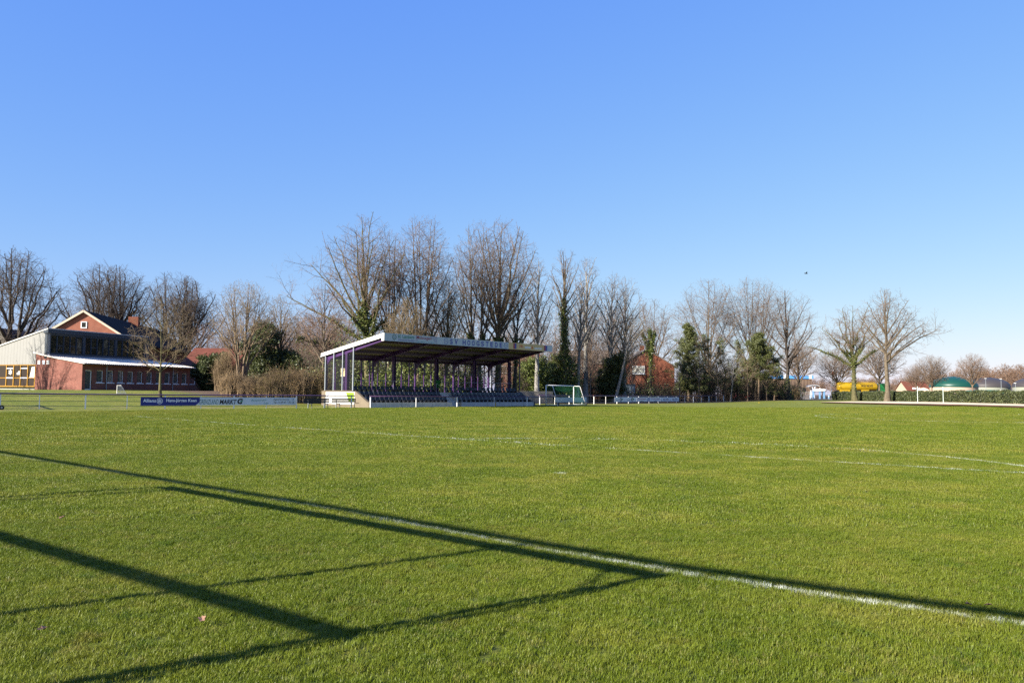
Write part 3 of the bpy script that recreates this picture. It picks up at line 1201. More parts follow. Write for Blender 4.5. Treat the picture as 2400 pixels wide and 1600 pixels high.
text('&', INK_O, stand, fs(1245.5), fs(1250), fzz(.25), fzz(.75), FY - .001, .03)
text('waschen', INK_W, stand, fs(1252.5), fs(1269.5), fzz(.25), fzz(.62), FY - .001, .02)
# glazed ends
for s, pxs in ((.1, (765.5, 785, 805.7, 830.6)), (ST_L - .12, None)):
    ts = [t_on(px, s) for px in pxs] if pxs else ts
    top = lambda t: roof_z(t) - .38
    off = -.16 if s < 1 else .06
    for t in ts:
        MB().box(s + off, s + off + .1, t - .05, t + .05, Z3 + .05, top(t) + .02).build('glazing_post', GALV if s < 1 else PURPLE, stand)
    gl = sorted(ts) + [6.7]
    for i in range(len(gl) - 1):
        a, c = gl[i] + .06, gl[i + 1] - .06
        if c - a > .2:
            MB().prism([(a, Z3 + .12), (c, Z3 + .12), (c, top(c) - .45), (a, top(a) - .45)], 'x', s + off + .04, s + off + .05).build('glass_pane', GLASS, stand)
    MB().box(s + off - .02, s + off + .12, gl[0], 6.9, Z3 + .05, Z3 + .11).build('glazing_sill', CONC_L if s < 1 else GALV, stand)
# rails behind the top row and at the aisle
b = MB()
for z in (Z3 + 1.1, ):
    b.tube([(.5, 3.15, z), (AI0 - .1, 3.15, z)], .024, 6)
    b.tube([(AI1 + .1, 3.15, z), (ST_L - .5, 3.15, z)], .024, 6)
for k in range(9):
    for a, c in ((.5, AI0 - .1), (AI1 + .1, ST_L - .5)):
        s = a + (c - a) * k / 8
        b.tube([(s, 3.15, Z3), (s, 3.15, Z3 + 1.1)], .02, 6)
b.build('guard_rail', GALV, stand)
for s in (AI0 - .06, AI1 + .06, AI1 + .75):
    MB().tube([(s, 2.3, Z3 + .02), (s, 2.3, Z3 + .95), (s, .12, Z1 + .75), (s, .12, Z1)], .022, 6).tube([(s, 1.2, Z2), (s, 1.2, Z2 + .9)], .018, 6).build('handrail', GALV, stand)


def seat_mesh():
    m = MB()
    n = 7
    pr = [(-.26, .27), (-.25, .31), (-.05, .29), (.1, .295), (.15, .36), (.19, .55), (.235, .72), (.215, .73), (.165, .57), (.12, .37), (.08, .26), (-.05, .255), (-.24, .28)]
    hw = [.21, .215, .22, .22, .215, .205, .165, .165, .205, .215, .22, .22, .21]
    k = len(pr)
    vs = [(-hw[i], pr[i][0], pr[i][1]) for i in range(k)] + [(hw[i], pr[i][0], pr[i][1]) for i in range(k)]
    m.add(vs, [(i, (i + 1) % k, (i + 1) % k + k, i + k) for i in range(k)])
    for side in (0, k):
        for i in range(k // 2):
            m.add([], []) if False else m.f.append(tuple(len(m.v) - 2 * k + side + j for j in ((i, i + 1, k - 2 - i, k - 1 - i) if i + 1 < k - 2 - i else (i, i + 1, k - 1 - i))))
    m.box(-.12, -.08, -.1, .1, 0, .262)
    m.box(.08, .12, -.1, .1, 0, .262)
    m.box(-.02, .02, .02, .1, 0, .30)
    m.v = [(x, y, z * .80) for x, y, z in m.v]
    me = bpy.data.meshes.new('seat')
    me.from_pydata(m.v, [], m.f)
    me.materials.append(PLAST)
    return me


SEAT = seat_mesh()
rest, cnt = MB(), 0
for row, (t, z) in enumerate(((.55, Z1), (1.5, Z2), (2.5, Z3))):
    for a, c, n in ((.5, AI0 - .35, 19), (AI1 + .35, ST_L - .55, 18)):
        for k in range(n):
            s = a + (c - a) * k / (n - 1)
            cnt += 1
            if cnt > 100:
                rest.add([(s + v.co.x, t + v.co.y, z + v.co.z) for v in SEAT.vertices], [tuple(p.vertices) for p in SEAT.polygons])
                continue
            o = obj('seat', SEAT, PLAST, stand)
            o.location = (s, t, z)
            o.rotation_euler = (0, 0, random.Random(k * 7 + row).gauss(0, .03))
rest.build('seats', PLAST, stand)['kind'] = 'stuff'
# banner on the sunlit end wall
ta, tb = t_on(831, 0, 925), t_on(764, 0, 925)
BX = -.012
MB().box(BX, -.004, ta, tb, .28, Z3 - .02).build('banner', WHITE, stand)
tl = ta + (tb - ta) * .30
MB().prism([(ta + .05, Z3 - .06), (ta + .05, .62), (ta + (tb - ta) * .2, .62), (tl, Z3 - .06)], 'x', BX - .004, BX - .001).build('banner_field', LIME, stand)
tk = ta + (tb - ta) * .84
MB().prism([(tk, Z3 - .04), (tk + .75, .45), (tk + .95, .45), (tk + .22, Z3 - .04)], 'x', BX - .004, BX - .001).build('banner_stripe', INK_GR, stand)


def side_text(s_, m, parent, t_left, t_right, z0, z1, x):
    """lettering on the end wall, read from outside (-x)"""
    o = text(s_, m, parent, 0, t_left - t_right, z0, z1, 0)
    o.rotation_euler = (0, 0, -PI / 2)
    o.location = (x, t_left, 0)


# things on the stand
bin_s = s_on(1027, 3.1)
bn = thing('waste_bin', 'green plastic waste bin hung on a purple column in the stand', 'bin', (S0[0] + SA[0] * bin_s + SB[0] * 3.1, S0[1] + SA[1] * bin_s + SB[1] * 3.1, Z3 + .5), PHI)
MB().lathe([(.001, 0), (.2, .0), (.27, .72), (.29, .74), (.29, .78), (.25, .78), (.24, .70), (.19, .05), (.001, .05)], 20).build('bin_body', GREENP, bn, True)
MB().box(-.22, .22, .26, .32, .45, .52).build('bracket', GALV, bn)
yb = S0
bs_, bt_ = -.0, t_on(799, .1)
pb_ = thing('notice_board', 'pale yellow notice board behind the glass at the left end of the stand', 'notice board', (S0[0] + SA[0] * .35 + SB[0] * bt_, S0[1] + SA[1] * .35 + SB[1] * bt_, 2.95), PHI)
MB().box(0, .03, -.32, .32, 0, .75).build('panel', mat('board_cream', (.62, .5, .30), .6, .08, 2), pb_)
MB().box(-.012, .042, -.35, .35, -.03, .0).box(-.012, .042, -.35, .35, .75, .78).box(-.002, .032, -.05, .05, -1.46, -.03).build('frame', GALV, pb_)

# ================================================================== rail fences
def rail_fence(label, posts, rail_h, wires, ext=(0, 0), g='rail fences round the pitch', thick=None, lo=0):
    """posts: list of (x, y, z). one thing: rail, posts and wires as parts"""
    o = Vector(posts[0])
    r = thing('rail_fence', label, 'fence', o, 0, g)
    L = [Vector(p) - o for p in posts]
    top = [p + Vector((0, 0, rail_h)) for p in L]
    if ext[0]:
        top[0] = top[0] + (top[0] - top[1]).normalized() * ext[0]
    if ext[1]:
        top[-1] = top[-1] + (top[-1] - top[-2]).normalized() * ext[1]
    MB().tube(top, .055, 8).build('top_rail', RAILP, r, True)
    for i, p in enumerate(L):
        w_ = .055 if (i + lo) % 2 == 0 else .033
        MB().tube([p - Vector((0, 0, .15)), p + Vector((0, 0, rail_h - .06))], w_, 8).tube([p + Vector((0, 0, rail_h - .062)), p + Vector((0, 0, rail_h - .0))], w_ * .7, 6).build('post', POSTW, r)
    for z in wires:
        MB().tube([p + Vector((0, 0, z)) for p in L], .016, 4).build('wire', WIRE, r)
    return r


def fence_posts(pxs, p0, p1, hz=None):
    """posts on the straight line p0-p1 at the given pixel columns"""
    K, d = p0, ((p1 - p0).normalized())
    out = []
    for px in pxs:
        t, _ = on_plane(px, 950, K, d)
        q = K + d * t
        out.append((q.x, q.y, tz(q.x, q.y)))
    return out


FA, FB = gp(90, 959.3), gp(694.6, 956.3)
FA, FB = Vector((FA.x, FA.y)), Vector((FB.x, FB.y))
dF = (FB - FA).normalized()
LP = fence_posts([-95, 0, 92, 200, 297.5, 386.6, 470.5, 548, 624, 694.6, 762, 823.5], FA, FB)
rail_fence('long purple rail fence with white posts and wires before the kindergarten', LP, 1.1, (.95, .58, .22), (3, .3), lo=1)
GA, GB = gp(868, 955), gp(1235, 951.0)
GA, GB = Vector((GA.x, GA.y)), Vector((GB.x, GB.y))
GA = Vector((S0[0] - SB[0] * .75, S0[1] - SB[1] * .75))
GB = GA + Vector(SA) * 24
SP = fence_posts([868, 975, 1071, 1158, 1235, 1307], GA, GB)
rail_fence('dark rail fence on thick posts directly in front of the grandstand', SP, 1.06, (), (.1, 0), lo=0)
HA, HB = gp(1392, 945, .1), gp(1696, 940.7, .15)
HA, HB = Vector((HA.x, HA.y)), Vector((HB.x, HB.y))
RP = fence_posts([1265, 1300, 1334, 1364, 1392, 1419.6, 1446, 1472.7, 1497, 1521, 1543, 1564.5, 1585, 1605, 1625, 1644, 1661.5, 1679, 1696], HA, HB)
rail_fence('far purple rail fence with white posts beyond the goal along the trees', RP, 1.16, (.6, .3), (.4, .1))


# ---- boards on the fences
def board(name, label, pA, pB, z0, z1, m, group='advertising boards on the rail fences', cut=0.0, off=.09):
    """flat board along pA->pB (ground points), on the pitch side"""
    d = (Vector(pB) - Vector(pA))
    L = d.length
    a = math.atan2(d.y, d.x)
    n = Vector((math.sin(a), -math.cos(a))) * off
    r = thing(name, label, 'advertising board', (pA[0] + n.x, pA[1] + n.y, z0), a, group)
    h = z1 - z0
    poly = [(0, 0), (L - cut, 0), (L, cut), (L, h), (0, h)] if cut else [(0, 0), (L, 0), (L, h), (0, h)]
    MB().prism(poly, 'y', -.006, .006).build('panel', m, r)
    return r, L, h


def fp(px, A, d, py=945):
    t, _ = on_plane(px, py, A, d)
    q = A + d * t
    return (q.x, q.y)


r, L, h = board('advertising_board', 'dark blue advertising board with white lettering and a cut corner', fp(328.5, FA, dF), fp(467, FA, dF), .26, .92, BLUE, cut=.3, off=.1)
text('Allianz', INK_W, r, L * .04, L * .255, h * .4, h * .78, -.009, .018)
b = MB()
ring(b, L * .315, h * .55, .19, .225, -.009, 28)
for k in (-1, 0, 1):
    b.box(L * .315 + k * .085 - .025, L * .315 + k * .085 + .025, -.0095, -.0085, h * .55 - .12, h * .55 + (.13 if k == 0 else .08))
b.build('emblem', INK_W, r)
text('Hans-Jürgen Keen', INK_W, r, L * .425, L * .945, h * .33, h * .8, -.009, .018)
r, L, h = board('advertising_board', 'long pale grey advertising board beside the dark blue one', fp(461, FA, dF), fp(692, FA, dF), .29, .92, LBLUE, off=.082)
text('GRENZLAND', INK_GB, r, L * .02, L * .205, h * .12, h * .72, -.009, .0, .25)
text('MARKT', INK_K, r, L * .215, L * .385, h * .12, h * .72, -.009, .035, .2)
text('C', INK_K, r, L * .39, L * .445, h * .12, h * .86, -.009, .06, .15)
MB().add([(L * .415, -.011, h * .45), (L * .43, -.011, h * .36), (L * .45, -.011, h * .6), (L * .428, -.011, h * .58)], [(0, 1, 2, 3)]).build('emblem', INK_G, r)
text('Partyservice', INK_G, r, L * .53, L * .69, h * .4, h * .72, -.009, .0, .3, rot=R(2.5))
text('Laar', INK_G, r, L * .66, L * .715, h * .12, h * .42, -.009, .0, .3, rot=R(2))
text('Agterhornerstr.  12', INK_K, r, L * .76, L * .98, h * .56, h * .88, -.009, .008)
text('Tel.: 0 59 47 / 75 14', INK_K, r, L * .76, L * .98, h * .2, h * .5, -.009, .008)
dH = (HB - HA).normalized()
r, L, h = board('advertising_board', 'blank grey blue board behind the white goal', fp(1300, HA, dH), fp(1373, HA, dH), .30, .96, mat('board_blue_grey', (.30, .37, .42), .5, .08, 1))
r, L, h = board('advertising_board', 'pale board with two green and dark round emblems on the far fence', fp(1439.5, HA, dH), fp(1490.5, HA, dH), .28, .98, LBLUE)
for f in (0, .52):
    text('Grenzland', INK_GB, r, L * (f + .02), L * (f + .2), h * .25, h * .6, -.009, .0, .2)
    b = MB()
    ring(b, L * (f + .27), h * .5, .12, .25, -.009, 20, 1.6)
    b.build('emblem', INK_K, r)
    MB().box(L * (f + .29), L * (f + .36), -.012, -.01, h * .4, h * .7).build('emblem', INK_G, r)
r, L, h = board('advertising_board', 'pale board with two purple red names on the far fence', fp(1491, HA, dH), fp(1546, HA, dH), .29, .98, LBLUE)
for f in (0, .58):
    text('Kronemeyer', INK_R, r, L * (f + .03), L * (f + .4), h * .35, h * .85, -.009, .01, .15)
    text('GMBH', INK_K, r, L * (f + .13), L * (f + .28), h * .03, h * .22, -.009, .01)
b = MB()
for k in range(3):
    x = L * .43 + k * .32
    b.prism([(x, h * .08), (x + .16, h * .08), (x + .42, h * .95), (x + .26, h * .95)], 'y', -.011, -.008)
b.build('emblem', INK_B, r)
r, L, h = board('advertising_board', 'pale board with a black brewery name written twice on the far fence', fp(1546.5, HA, dH), fp(1590, HA, dH), .30, .97, LBLUE)
for f in (0.02, .5):
    text('VELTINS', INK_K, r, L * (f + .12), L * (f + .42), h * .25, h * .72, -.009, .02)
    MB().box(L * f + .1, L * f + .35, -.011, -.008, h * .2, h * .3).box(L * f + .1, L * f + .16, -.011, -.008, h * .3, h * .8).build('emblem', INK_GB, r)


# ---- benches
def bench(label, pxl, pxr, py):
    a = gp(pxl, py)
    t, _ = on_plane(pxr, py, Vector((a.x, a.y)), Vector(SA))
    r = thing('bench', label, 'bench', a, PHI, 'slatted benches beside the stand')
    L = t
    for z0, z1 in ((.50, .66), (.69, .86)):
        MB().box(-.55, L + .5, .02, .06, z0, z1).build('back_slat', BLACKW, r)
    for k in range(3):
        MB().box(-.55, L + .5, -.16 - .15 * k, -.05 - .15 * k, .42, .46).build('seat_slat', BLACKW, r)
    for x in (0, L):
        MB().box(x - .03, x + .03, .065, .115, -.05, .84).box(x - .025, x + .025, -.46, .065, .37, .415).build('leg', GALV, r)
        MB().box(x - .025, x + .025, -.46, -.41, -.05, .369).build('leg', WIRE, r)
    return r


bench('black slatted bench in front of the rail fence, further from the stand', 723.5, 761, 957)
bench('black slatted bench beside the white banner of the stand', 789, 823.5, 956)


# ================================================================== goals
def net(m_, P, n, k, sag=0.0):
    """net of strands over the quad P0 P1 P2 P3, n x k cells"""
    P = [Vector(p) for p in P]

    def q(u, v):
        p = P[0].lerp(P[1], u).lerp(P[3].lerp(P[2], u), v)
        return p - Vector((0, 0, sag * math.sin(PI * u) * math.sin(PI * v)))
    for i in range(n + 1):
        m_.tube([q(i / n, j / 6) for j in range(7)], .007, 3, caps=False)
    for j in range(k + 1):
        m_.tube([q(i / 8, j / k) for i in range(9)], .007, 3, caps=False)


def goal(label, loc, ang, wd=7.32, ht=2.44, dt=.9, db=1.7, wheels=True, with_net=True, group='goals round the pitch', rp=.06):
    """local x along the goal line, depth along -y"""
    g = thing('goal', label, 'goal', loc, ang, group)
    for x in (0, wd):
        MB().tube([(x, 0, 0), (x, 0, ht)], rp, 12).build('post', WHITE, g, True)
    MB().tube([(-rp, 0, ht), (wd + rp, 0, ht)], rp, 12).build('crossbar', WHITE, g, True)
    for x in (0, wd):
        MB().tube([(x, 0, ht - .02), (x, -dt + .1, ht - .03), (x, -dt - .03, ht - .1), (x, -db, .12)], .035, 8).build('side_bar', WHITE, g, True)
        MB().tube([(x, 0, .04), (x, -db, .06)], .045, 8).build('ground_bar', WHITE, g)
    MB().tube([(0, -db, .06), (wd, -db, .06)], .04, 8).build('rear_bar', GALV, g)
    if wheels:
        for x in (0, wd):
            s = 1 if x else -1
            w = MB()
            for a, c in ((.09, .16), (.17, .24)):
                pass
            o = MB().tube([(x + s * .04, -db - .06, .17), (x + s * .16, -db - .06, .17)], [.17, .17], 16).build('wheel', RUBBER, g)
            MB().tube([(x + s * .03, -db - .06, .17), (x + s * .17, -db - .06, .17)], .07, 10).build('hub', GALV, o)
    if with_net:
        m_ = MB()
        net(m_, [(0, 0, ht), (wd, 0, ht), (wd, -dt, ht - .05), (0, -dt, ht - .05)], 26, 4, .75)
        net(m_, [(0, -dt, ht - .05), (wd, -dt, ht - .05), (wd, -db, .1), (0, -db, .1)], 26, 11, .0)
        for x in (0, wd):
            net(m_, [(x, 0, ht), (x, -dt, ht - .05), (x, -db, .1), (x, 0, .1)], 6, 11)
        m_.build('net', NET, g)
    return g


P1 = gp(1279.5, 947, .12)
d1 = Vector((.53, .848))
goal('white full size goal with green net at the end of the stand', (P1.x, P1.y, tz(P1.x, P1.y)), math.atan2(d1.y, d1.x))
# the goal cut by the left edge: only its wheel and foot show
W0 = gp(4.2, 960.5)
goal('white wheeled goal cut by the left picture edge, before the rail fence', (W0.x - 1.0 * math.cos(R(36)) - .1, W0.y - 1.0 * math.sin(R(36)), 0), R(126), wd=5.0, ht=2.0, dt=.35, db=1.0)


def shadow_goal(label, A, B, hgt, group, rad=.06, wd_post=.06):
    """goal frame whose crossbar casts its shadow from ground point A to B"""
    k = hgt / math.tan(SUN_EL)
    off = Vector((SUN_AZ[0] * k, SUN_AZ[1] * k))
    a, b_ = Vector(A[:2]) - off, Vector(B[:2]) - off
    d = b_ - a
    g = thing('goal', label, 'goal', (a.x, a.y, 0), math.atan2(d.y, d.x), group)
    L = d.length
    for x in (0, L):
        MB().tube([(x, 0, -.1), (x, 0, hgt)], wd_post, 12).build('post', WHITE, g, True)
        MB().tube([(x, 0, hgt - .1), (x, -.5, hgt - .28), (x, -.55, .0)], .02, 8).build('side_bar', GALV, g)
    MB().tube([(-rad, 0, hgt), (L + rad, 0, hgt)], rad, 12).build('crossbar', WHITE, g, True)
    for x, d_ in ((0, 1), (L, -1)) if wd_post < .05 else ():
        MB().tube([(x + d_ * .46, 0, hgt - .03), (x + d_ * .30, 0, hgt - .13), (x + d_ * .14, 0, hgt - .27), (x + d_ * .02, 0, hgt - .42)], .016, 8).build('corner_brace', GALV, g)
    if wd_post < .05:
        MB().tube([(L, 0, hgt - .05), (L + .10, -.02, hgt - .35), (L + .14, -.03, hgt - .8), (L + .08, -.02, hgt - 1.25), (L, 0, hgt - 1.5)], .016, 6).build('net_rope', GALV, g)
    return g


TB = gp(1548, 1353)
shadow_goal('white goal frame left of the camera whose shadow lies along the goal line', gp(391, 1143), TB, 2.44, 'goals round the pitch', rad=.06, wd_post=.045)
A2, A0 = gp(811, 1489), gp(0, 1255)
A0 = A2 + (A0 - A2) * 1.9
shadow_goal('white goal frame parked behind the first goal, left of the camera', A0, A2, 2.44, 'goals round the pitch', rad=.058, wd_post=.055)
# ball-stop frame: a high rail on slim posts
k = 4.2 / math.tan(SUN_EL)
off = Vector((SUN_AZ[0] * k, SUN_AZ[1] * k))
rail = [gp(x, y).xy - off for x, y in ((-900, 915.5 + 28), (-420, 989), (0, 1059), (391, 1126), (800, 1193), (1270, 1275), (1600, 1330), (2000, 1389), (2400, 1446), (3000, 1528))]
posts = []
for i, k in ((5, 0), (5, -1), (5, -2), (5, 1)):
    dd = (rail[6] - rail[4]).normalized()
    q = rail[5] + dd * 6.15 * k
    q = Vector(rail[3]) + (Vector(rail[4]) - Vector(rail[3])) * .33 if k == -1 else q
    q = Vector(rail[2]) + (Vector(rail[3]) - Vector(rail[2])) * .42 if k == -2 else q
    posts.append((q.x, q.y, 0))
bf = thing('ball_stop_frame', 'tall slim ball-stop frame behind the camera casting long thin shadows', 'ball stop frame', posts[0], 0)
o_ = Vector(posts[0])
for p in posts:
    q = Vector(p) - o_
    MB().tube([q, q + Vector((0, 0, 4.2))], .05, 8).build('post', GALV, bf)
MB().tube([Vector((q.x, q.y, 4.2)) - o_ for q in rail], .055, 10).build('top_rail', GALV, bf)

# ================================================================== buildings on the left
BR_RED = brick('brick_red', (.175, .052, .038), (.22, .074, .054), (.19, .145, .12))
BR_OR = brick('brick_orange', (.16, .042, .022), (.19, .056, .03), (.16, .105, .075))
ZINC = stripes('zinc_cladding', (.215, .212, .20), (.10, .098, .09), 2.1, 'Y', .45, 0, .05, .05)
GREYCL = stripes('grey_cladding', (.045, .055, .07), (.02, .025, .03), 2.2, 'X', .45, .2, .05, .1)
SHEET = stripes('roof_sheet', (.80, .71, .60), (.46, .39, .32), 5.5, 'X', .6, 0, .25, .08)
TILE_K = stripes('roof_tile_dark', (.013, .012, .013), (.008, .008, .008), 3.0, 'Z', .95, 0, .15, .2)
TILE_R = stripes('roof_tile_red', (.125, .042, .026), (.08, .026, .016), 4.5, 'Z', .8, 0, .2, .2)
TILE_G = stripes('roof_tile_grey', (.17, .15, .135), (.09, .08, .07), 4.5, 'Z', .8, 0, .2, .2)
FRAME_W = mat('window_frame', (.72, .72, .70), .45, .04, 2)
FRAME_D = mat('window_frame_dark', (.03, .04, .055), .45, .1, 2)
FRAME_Y = mat('window_frame_yellow', (.27, .135, .008), .45, .08, 2)
BLIND = mat('window_blind', (.42, .42, .36), .7, .06, 2)
GLASS_B = pane_mat('blind_glass', (.10, .11, .10), .35)

TK = R(21.4)
KA, KB = (math.sin(TK), math.cos(TK)), (-math.cos(TK), math.sin(TK))
KZ = 89.0
kp = at(191, 913, KZ)
KG = 1.4
K0 = (kp.x, KZ)
kphi = math.atan2(KA[1], KA[0])
kin = thing('kindergarten', 'low red brick wing with white sloping roof, grey clerestory and pale metal cladding', 'building', (K0[0], K0[1], KG), kphi)


def kx(px, y, py=880):                   # local x (along the long front) of a pixel on the plane local y = const
    return on_plane(px, py, (K0[0] + KB[0] * y, K0[1] + KB[1] * y), KA)[0]


def kz(px, py, y):
    return on_plane(px, py, (K0[0] + KB[0] * y, K0[1] + KB[1] * y), KA)[1] - KG


def ky(px, x, py=850):
    return on_plane(px, py, (K0[0] + KA[0] * x, K0[1] + KA[1] * x), KB)[0]


def kyz(px, py, x):
    return on_plane(px, py, (K0[0] + KA[0] * x, K0[1] + KA[1] * x), KB)[1] - KG


WL = kx(445, 0)                          # length of the wing
WD = ky(84, 0)
EH = kz(191, 851, 0)
RH = kyz(85, 830, 0)
CLY = ky(111, 0, 800)
CLT = kyz(111, 770.5, 0)
# front wall with window openings
wins = [(845, 905), (938, 993), (1030, 1083), (1115, 1168), (1201, 1251), (1282, 1333), (1364, 1412), (1440, 1490), (1518, 1563), (1592, 1637)]
wz0, wz1 = kz(230, 560 + 1255 / 3.734, 0), kz(230, 560 + 1148 / 3.734, 0)
wx = [(kx(a / 3.734, 0), kx(c / 3.734, 0)) for a, c in wins]
dx0, dx1 = kx(745 / 3.734, 0), kx(806 / 3.734, 0)
wall = MB()
xs_ = [0] + sum([[a, c] for a, c in [(dx0, dx1)] + wx], []) + [WL]
wall.box(0, WL, 0, .3, wz1, EH)
for i in range(0, len(xs_), 2):
    wall.box(xs_[i], xs_[i + 1], 0, .3, -.6 if i < 2 else 0, wz1) if xs_[i + 1] > xs_[i] else None
wall.box(dx1, WL, .0, .3, -.6, 0) if True else None
for a, c in wx:
    wall.box(a, c, 0, .3, 0, wz0)
wall.build('wall', BR_RED, kin)
g = MB().prism([(.302, -.8), (WD, -.8), (WD, RH - .02), (.302, EH + (RH - EH) * .302 / WD - .02)], 'x', 0, .3)
g.build('end_wall', BR_RED, kin)
MB().prism([(.302, -.8), (WD, -.8), (WD, RH - .02), (.302, EH + .02)], 'x', WL - .3, WL).build('end_wall', BR_RED, kin)
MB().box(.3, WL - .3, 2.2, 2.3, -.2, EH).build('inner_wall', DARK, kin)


def window(par, x0, x1, z0, z1, y, fm=FRAME_W, gm_=GLASS_B, fw=.07, sill=True, ax='y', mull=0, blind=None):
    f = MB()
    f.box(x0, x0 + fw, y, y + .07, z0, z1).box(x1 - fw, x1, y, y + .07, z0, z1)
    f.box(x0 + fw, x1 - fw, y, y + .07, z0, z0 + fw).box(x0 + fw, x1 - fw, y, y + .07, z1 - fw, z1)
    for k in range(mull):
        xm = x0 + (x1 - x0) * (k + 1) / (mull + 1)
        f.box(xm - fw / 2, xm + fw / 2, y + .002, y + .068, z0 + fw, z1 - fw)
    o = f.build('window', fm, par)
    MB().box(x0 + fw, x1 - fw, y + .03, y + .04, z0 + fw, z1 - fw).build('pane', gm_, o)
    if blind:
        MB().box(x0 + fw, x1 - fw, y + .10, y + .11, z0 + fw + (z1 - z0) * blind, z1 - fw).build('blind', BLIND, o)
    if sill:
        MB().box(x0 - .12, x1 + .12, y - .2, y + .0, z0 - .09, z0 - .01).build('sill', FRAME_W, o)
    return o


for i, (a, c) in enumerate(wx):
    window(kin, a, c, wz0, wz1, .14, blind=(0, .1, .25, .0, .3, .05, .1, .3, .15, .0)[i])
d = MB().box(dx0, dx0 + .08, .13, .21, .02, wz1).box(dx1 - .1, dx1, .13, .21, .02, wz1).box(dx0 + .08, dx1 - .1, .13, .21, .02, .12).box(dx0 + .08, dx1 - .1, .13, .21, wz1 - .1, wz1).build('door', FRAME_W, kin)
MB().box(dx0 + .08, dx1 - .1, .16, .17, .12, wz1 - .1).build('pane', GLASS_B, d)
MB().box(dx1 - .085, dx1 - .02, .09, .13, 1.0, 1.06).build('handle', GALV, d)
for px in (933 / 3.734, 1515 / 3.734):
    x = kx(px, -.08)
    MB().tube([(x, -.08, -.3), (x, -.08, EH - .1)], .05, 8).build('downpipe', GALV, kin)
# roof of the wing: light corrugated sheets rising to the clerestory
m_ = (RH - EH) / WD
n = 60
b = MB()
for k in range(n):
    x0, x1 = -.25 + (WL + .6) * k / n, -.25 + (WL + .6) * (k + .62) / n
    x2 = -.25 + (WL + .6) * (k + 1) / n
    b.prism([(-.45, EH - .45 * m_ + .02), (CLY - .05, EH + m_ * CLY), (CLY - .05, EH + m_ * CLY + .11), (-.45, EH - .45 * m_ + .13)], 'x', x0, x1)
    b.prism([(-.45, EH - .45 * m_ + .02), (CLY - .05, EH + m_ * CLY), (CLY - .05, EH + m_ * CLY + .06), (-.45, EH - .45 * m_ + .07)], 'x', x1, x2)
b.prism([(CLY - .05, EH + m_ * CLY), (WD + .2, RH + .15), (WD + .2, RH + .24), (CLY - .05, EH + m_ * CLY + .11)], 'x', -.25, .3)
b.build('wing_roof', SHEET, kin)
MB().tube([(-.25, -.52, EH - .03), (WL + .35, -.52, EH - .03)], .06, 8).build('gutter', GALV, kin)
# clerestory
CX1 = kx(351, CLY, 800)
cz0 = EH + m_ * CLY + .02
wb0, wb1 = kyz(111, 680 + 765 / 5.227, 0), kyz(112, 680 + 543 / 5.227, 0)
MB().box(.0, CX1, CLY + .02, CLY + .4, cz0 - .3, wb0).box(0, CX1, CLY + .02, CLY + .4, wb1, CLT - .45).build('clerestory_wall', GREYCL, kin)
MB().box(-.06, CX1 + .2, CLY - .12, CLY + .6, CLT - .45, CLT).build('fascia', GREYCL, kin)
MB().box(.0, CX1, CLY - .5, CLY - .0, cz0 + .02, cz0 + .2).build('flashing', mat('lead_grey', (.16, .16, .18), .5, .15, 2), kin)
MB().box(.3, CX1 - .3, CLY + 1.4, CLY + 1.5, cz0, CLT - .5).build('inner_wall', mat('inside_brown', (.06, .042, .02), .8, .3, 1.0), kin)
grp = [(603, 1000), (1022, 1398)]
cw = [kx(a / 5.227, CLY, 800) for a in (603, 665, 675, 752, 762, 833, 843, 918, 928, 1003, 1030, 1093, 1101, 1172, 1180, 1250, 1258, 1322, 1330, 1398)]
x = cw[0]
st = (cw[9] - cw[0]) / 5
gap = cw[10] - cw[9]
xx_ = []
x = .45
while x + st < CX1 - .1:
    for k in range(5):
        if x + st * (k + 1) < CX1 - .1:
            xx_.append((x + st * k + .03, x + st * (k + 1) - .03, k))
    x += st * 5 + gap
for a, c, k in xx_:
    o = window(kin, a, c, wb0, wb1, CLY + .1, FRAME_D, GLASS_D, .06, False)
    if k in (1, 3):
        zm = wb0 + (wb1 - wb0) * .44
        MB().box(a + .06, c - .06, CLY + .105, CLY + .165, zm - .04, zm + .04).build('transom', FRAME_D, o)
prev = 0.0
b = MB()
for a, c, k in xx_ + [(CX1, CX1, 0)]:
    if a - prev > .03:
        b.box(prev, a, CLY + .03, CLY + .38, wb0, wb1)
    prev = c
b.build('mullion', FRAME_D, kin)
# pale metal gable side (sunlit), sloping down to the left, with yellow glazing below
y_a, y_b = CLY + .0, ky(-60, 0)
z_a, z_b = CLT + .0, kyz(-60, 832, 0)
zl = kyz(40, 854, 0)
yw1 = ky(81, 0, 880)
MB().prism([(CLY, EH + m_ * CLY + .12), (WD + .02, RH + .2), (WD + .02, zl), (y_b, zl), (y_b, z_b), (CLY, z_a - .05)][::-1], 'x', .03, .33).build('metal_cladding', ZINC, kin)
MB().prism([(CLY - .1, z_a - .04), (y_b, z_b + .0), (y_b, z_b + .14), (CLY - .1, z_a + .1)][::-1], 'x', -.08, CX1 - .3).build('main_roof', mat('roof_edge', (.42, .41, .38), .6, .1, 2), kin)
zb = kyz(40, 906, 0)
posts_px = [-60, -25, 13, 30, 46, 63, 80]
py_ = [ky(p, 0, 880) for p in posts_px]
g = MB()
for i, y in enumerate(py_):
    g.box(.06, .2, y - .06, y + .06, zb, zl)
g.box(.07, .19, py_[-1], py_[0], zb - .0, zb + .12)
g.box(.07, .19, py_[-1], py_[0], zl - .1, zl - .002)
zt = zb + (zl - zb) * .40
g.box(.075, .185, py_[-1], py_[0], zt - .04, zt + .04)
gf = g.build('glazing_frame', FRAME_Y, kin)
for i in range(len(py_) - 1):
    MB().box(.12, .13, py_[i + 1] + .06, py_[i] - .06, zb + .12, zl - .1).build('pane', GLASS_D, gf)
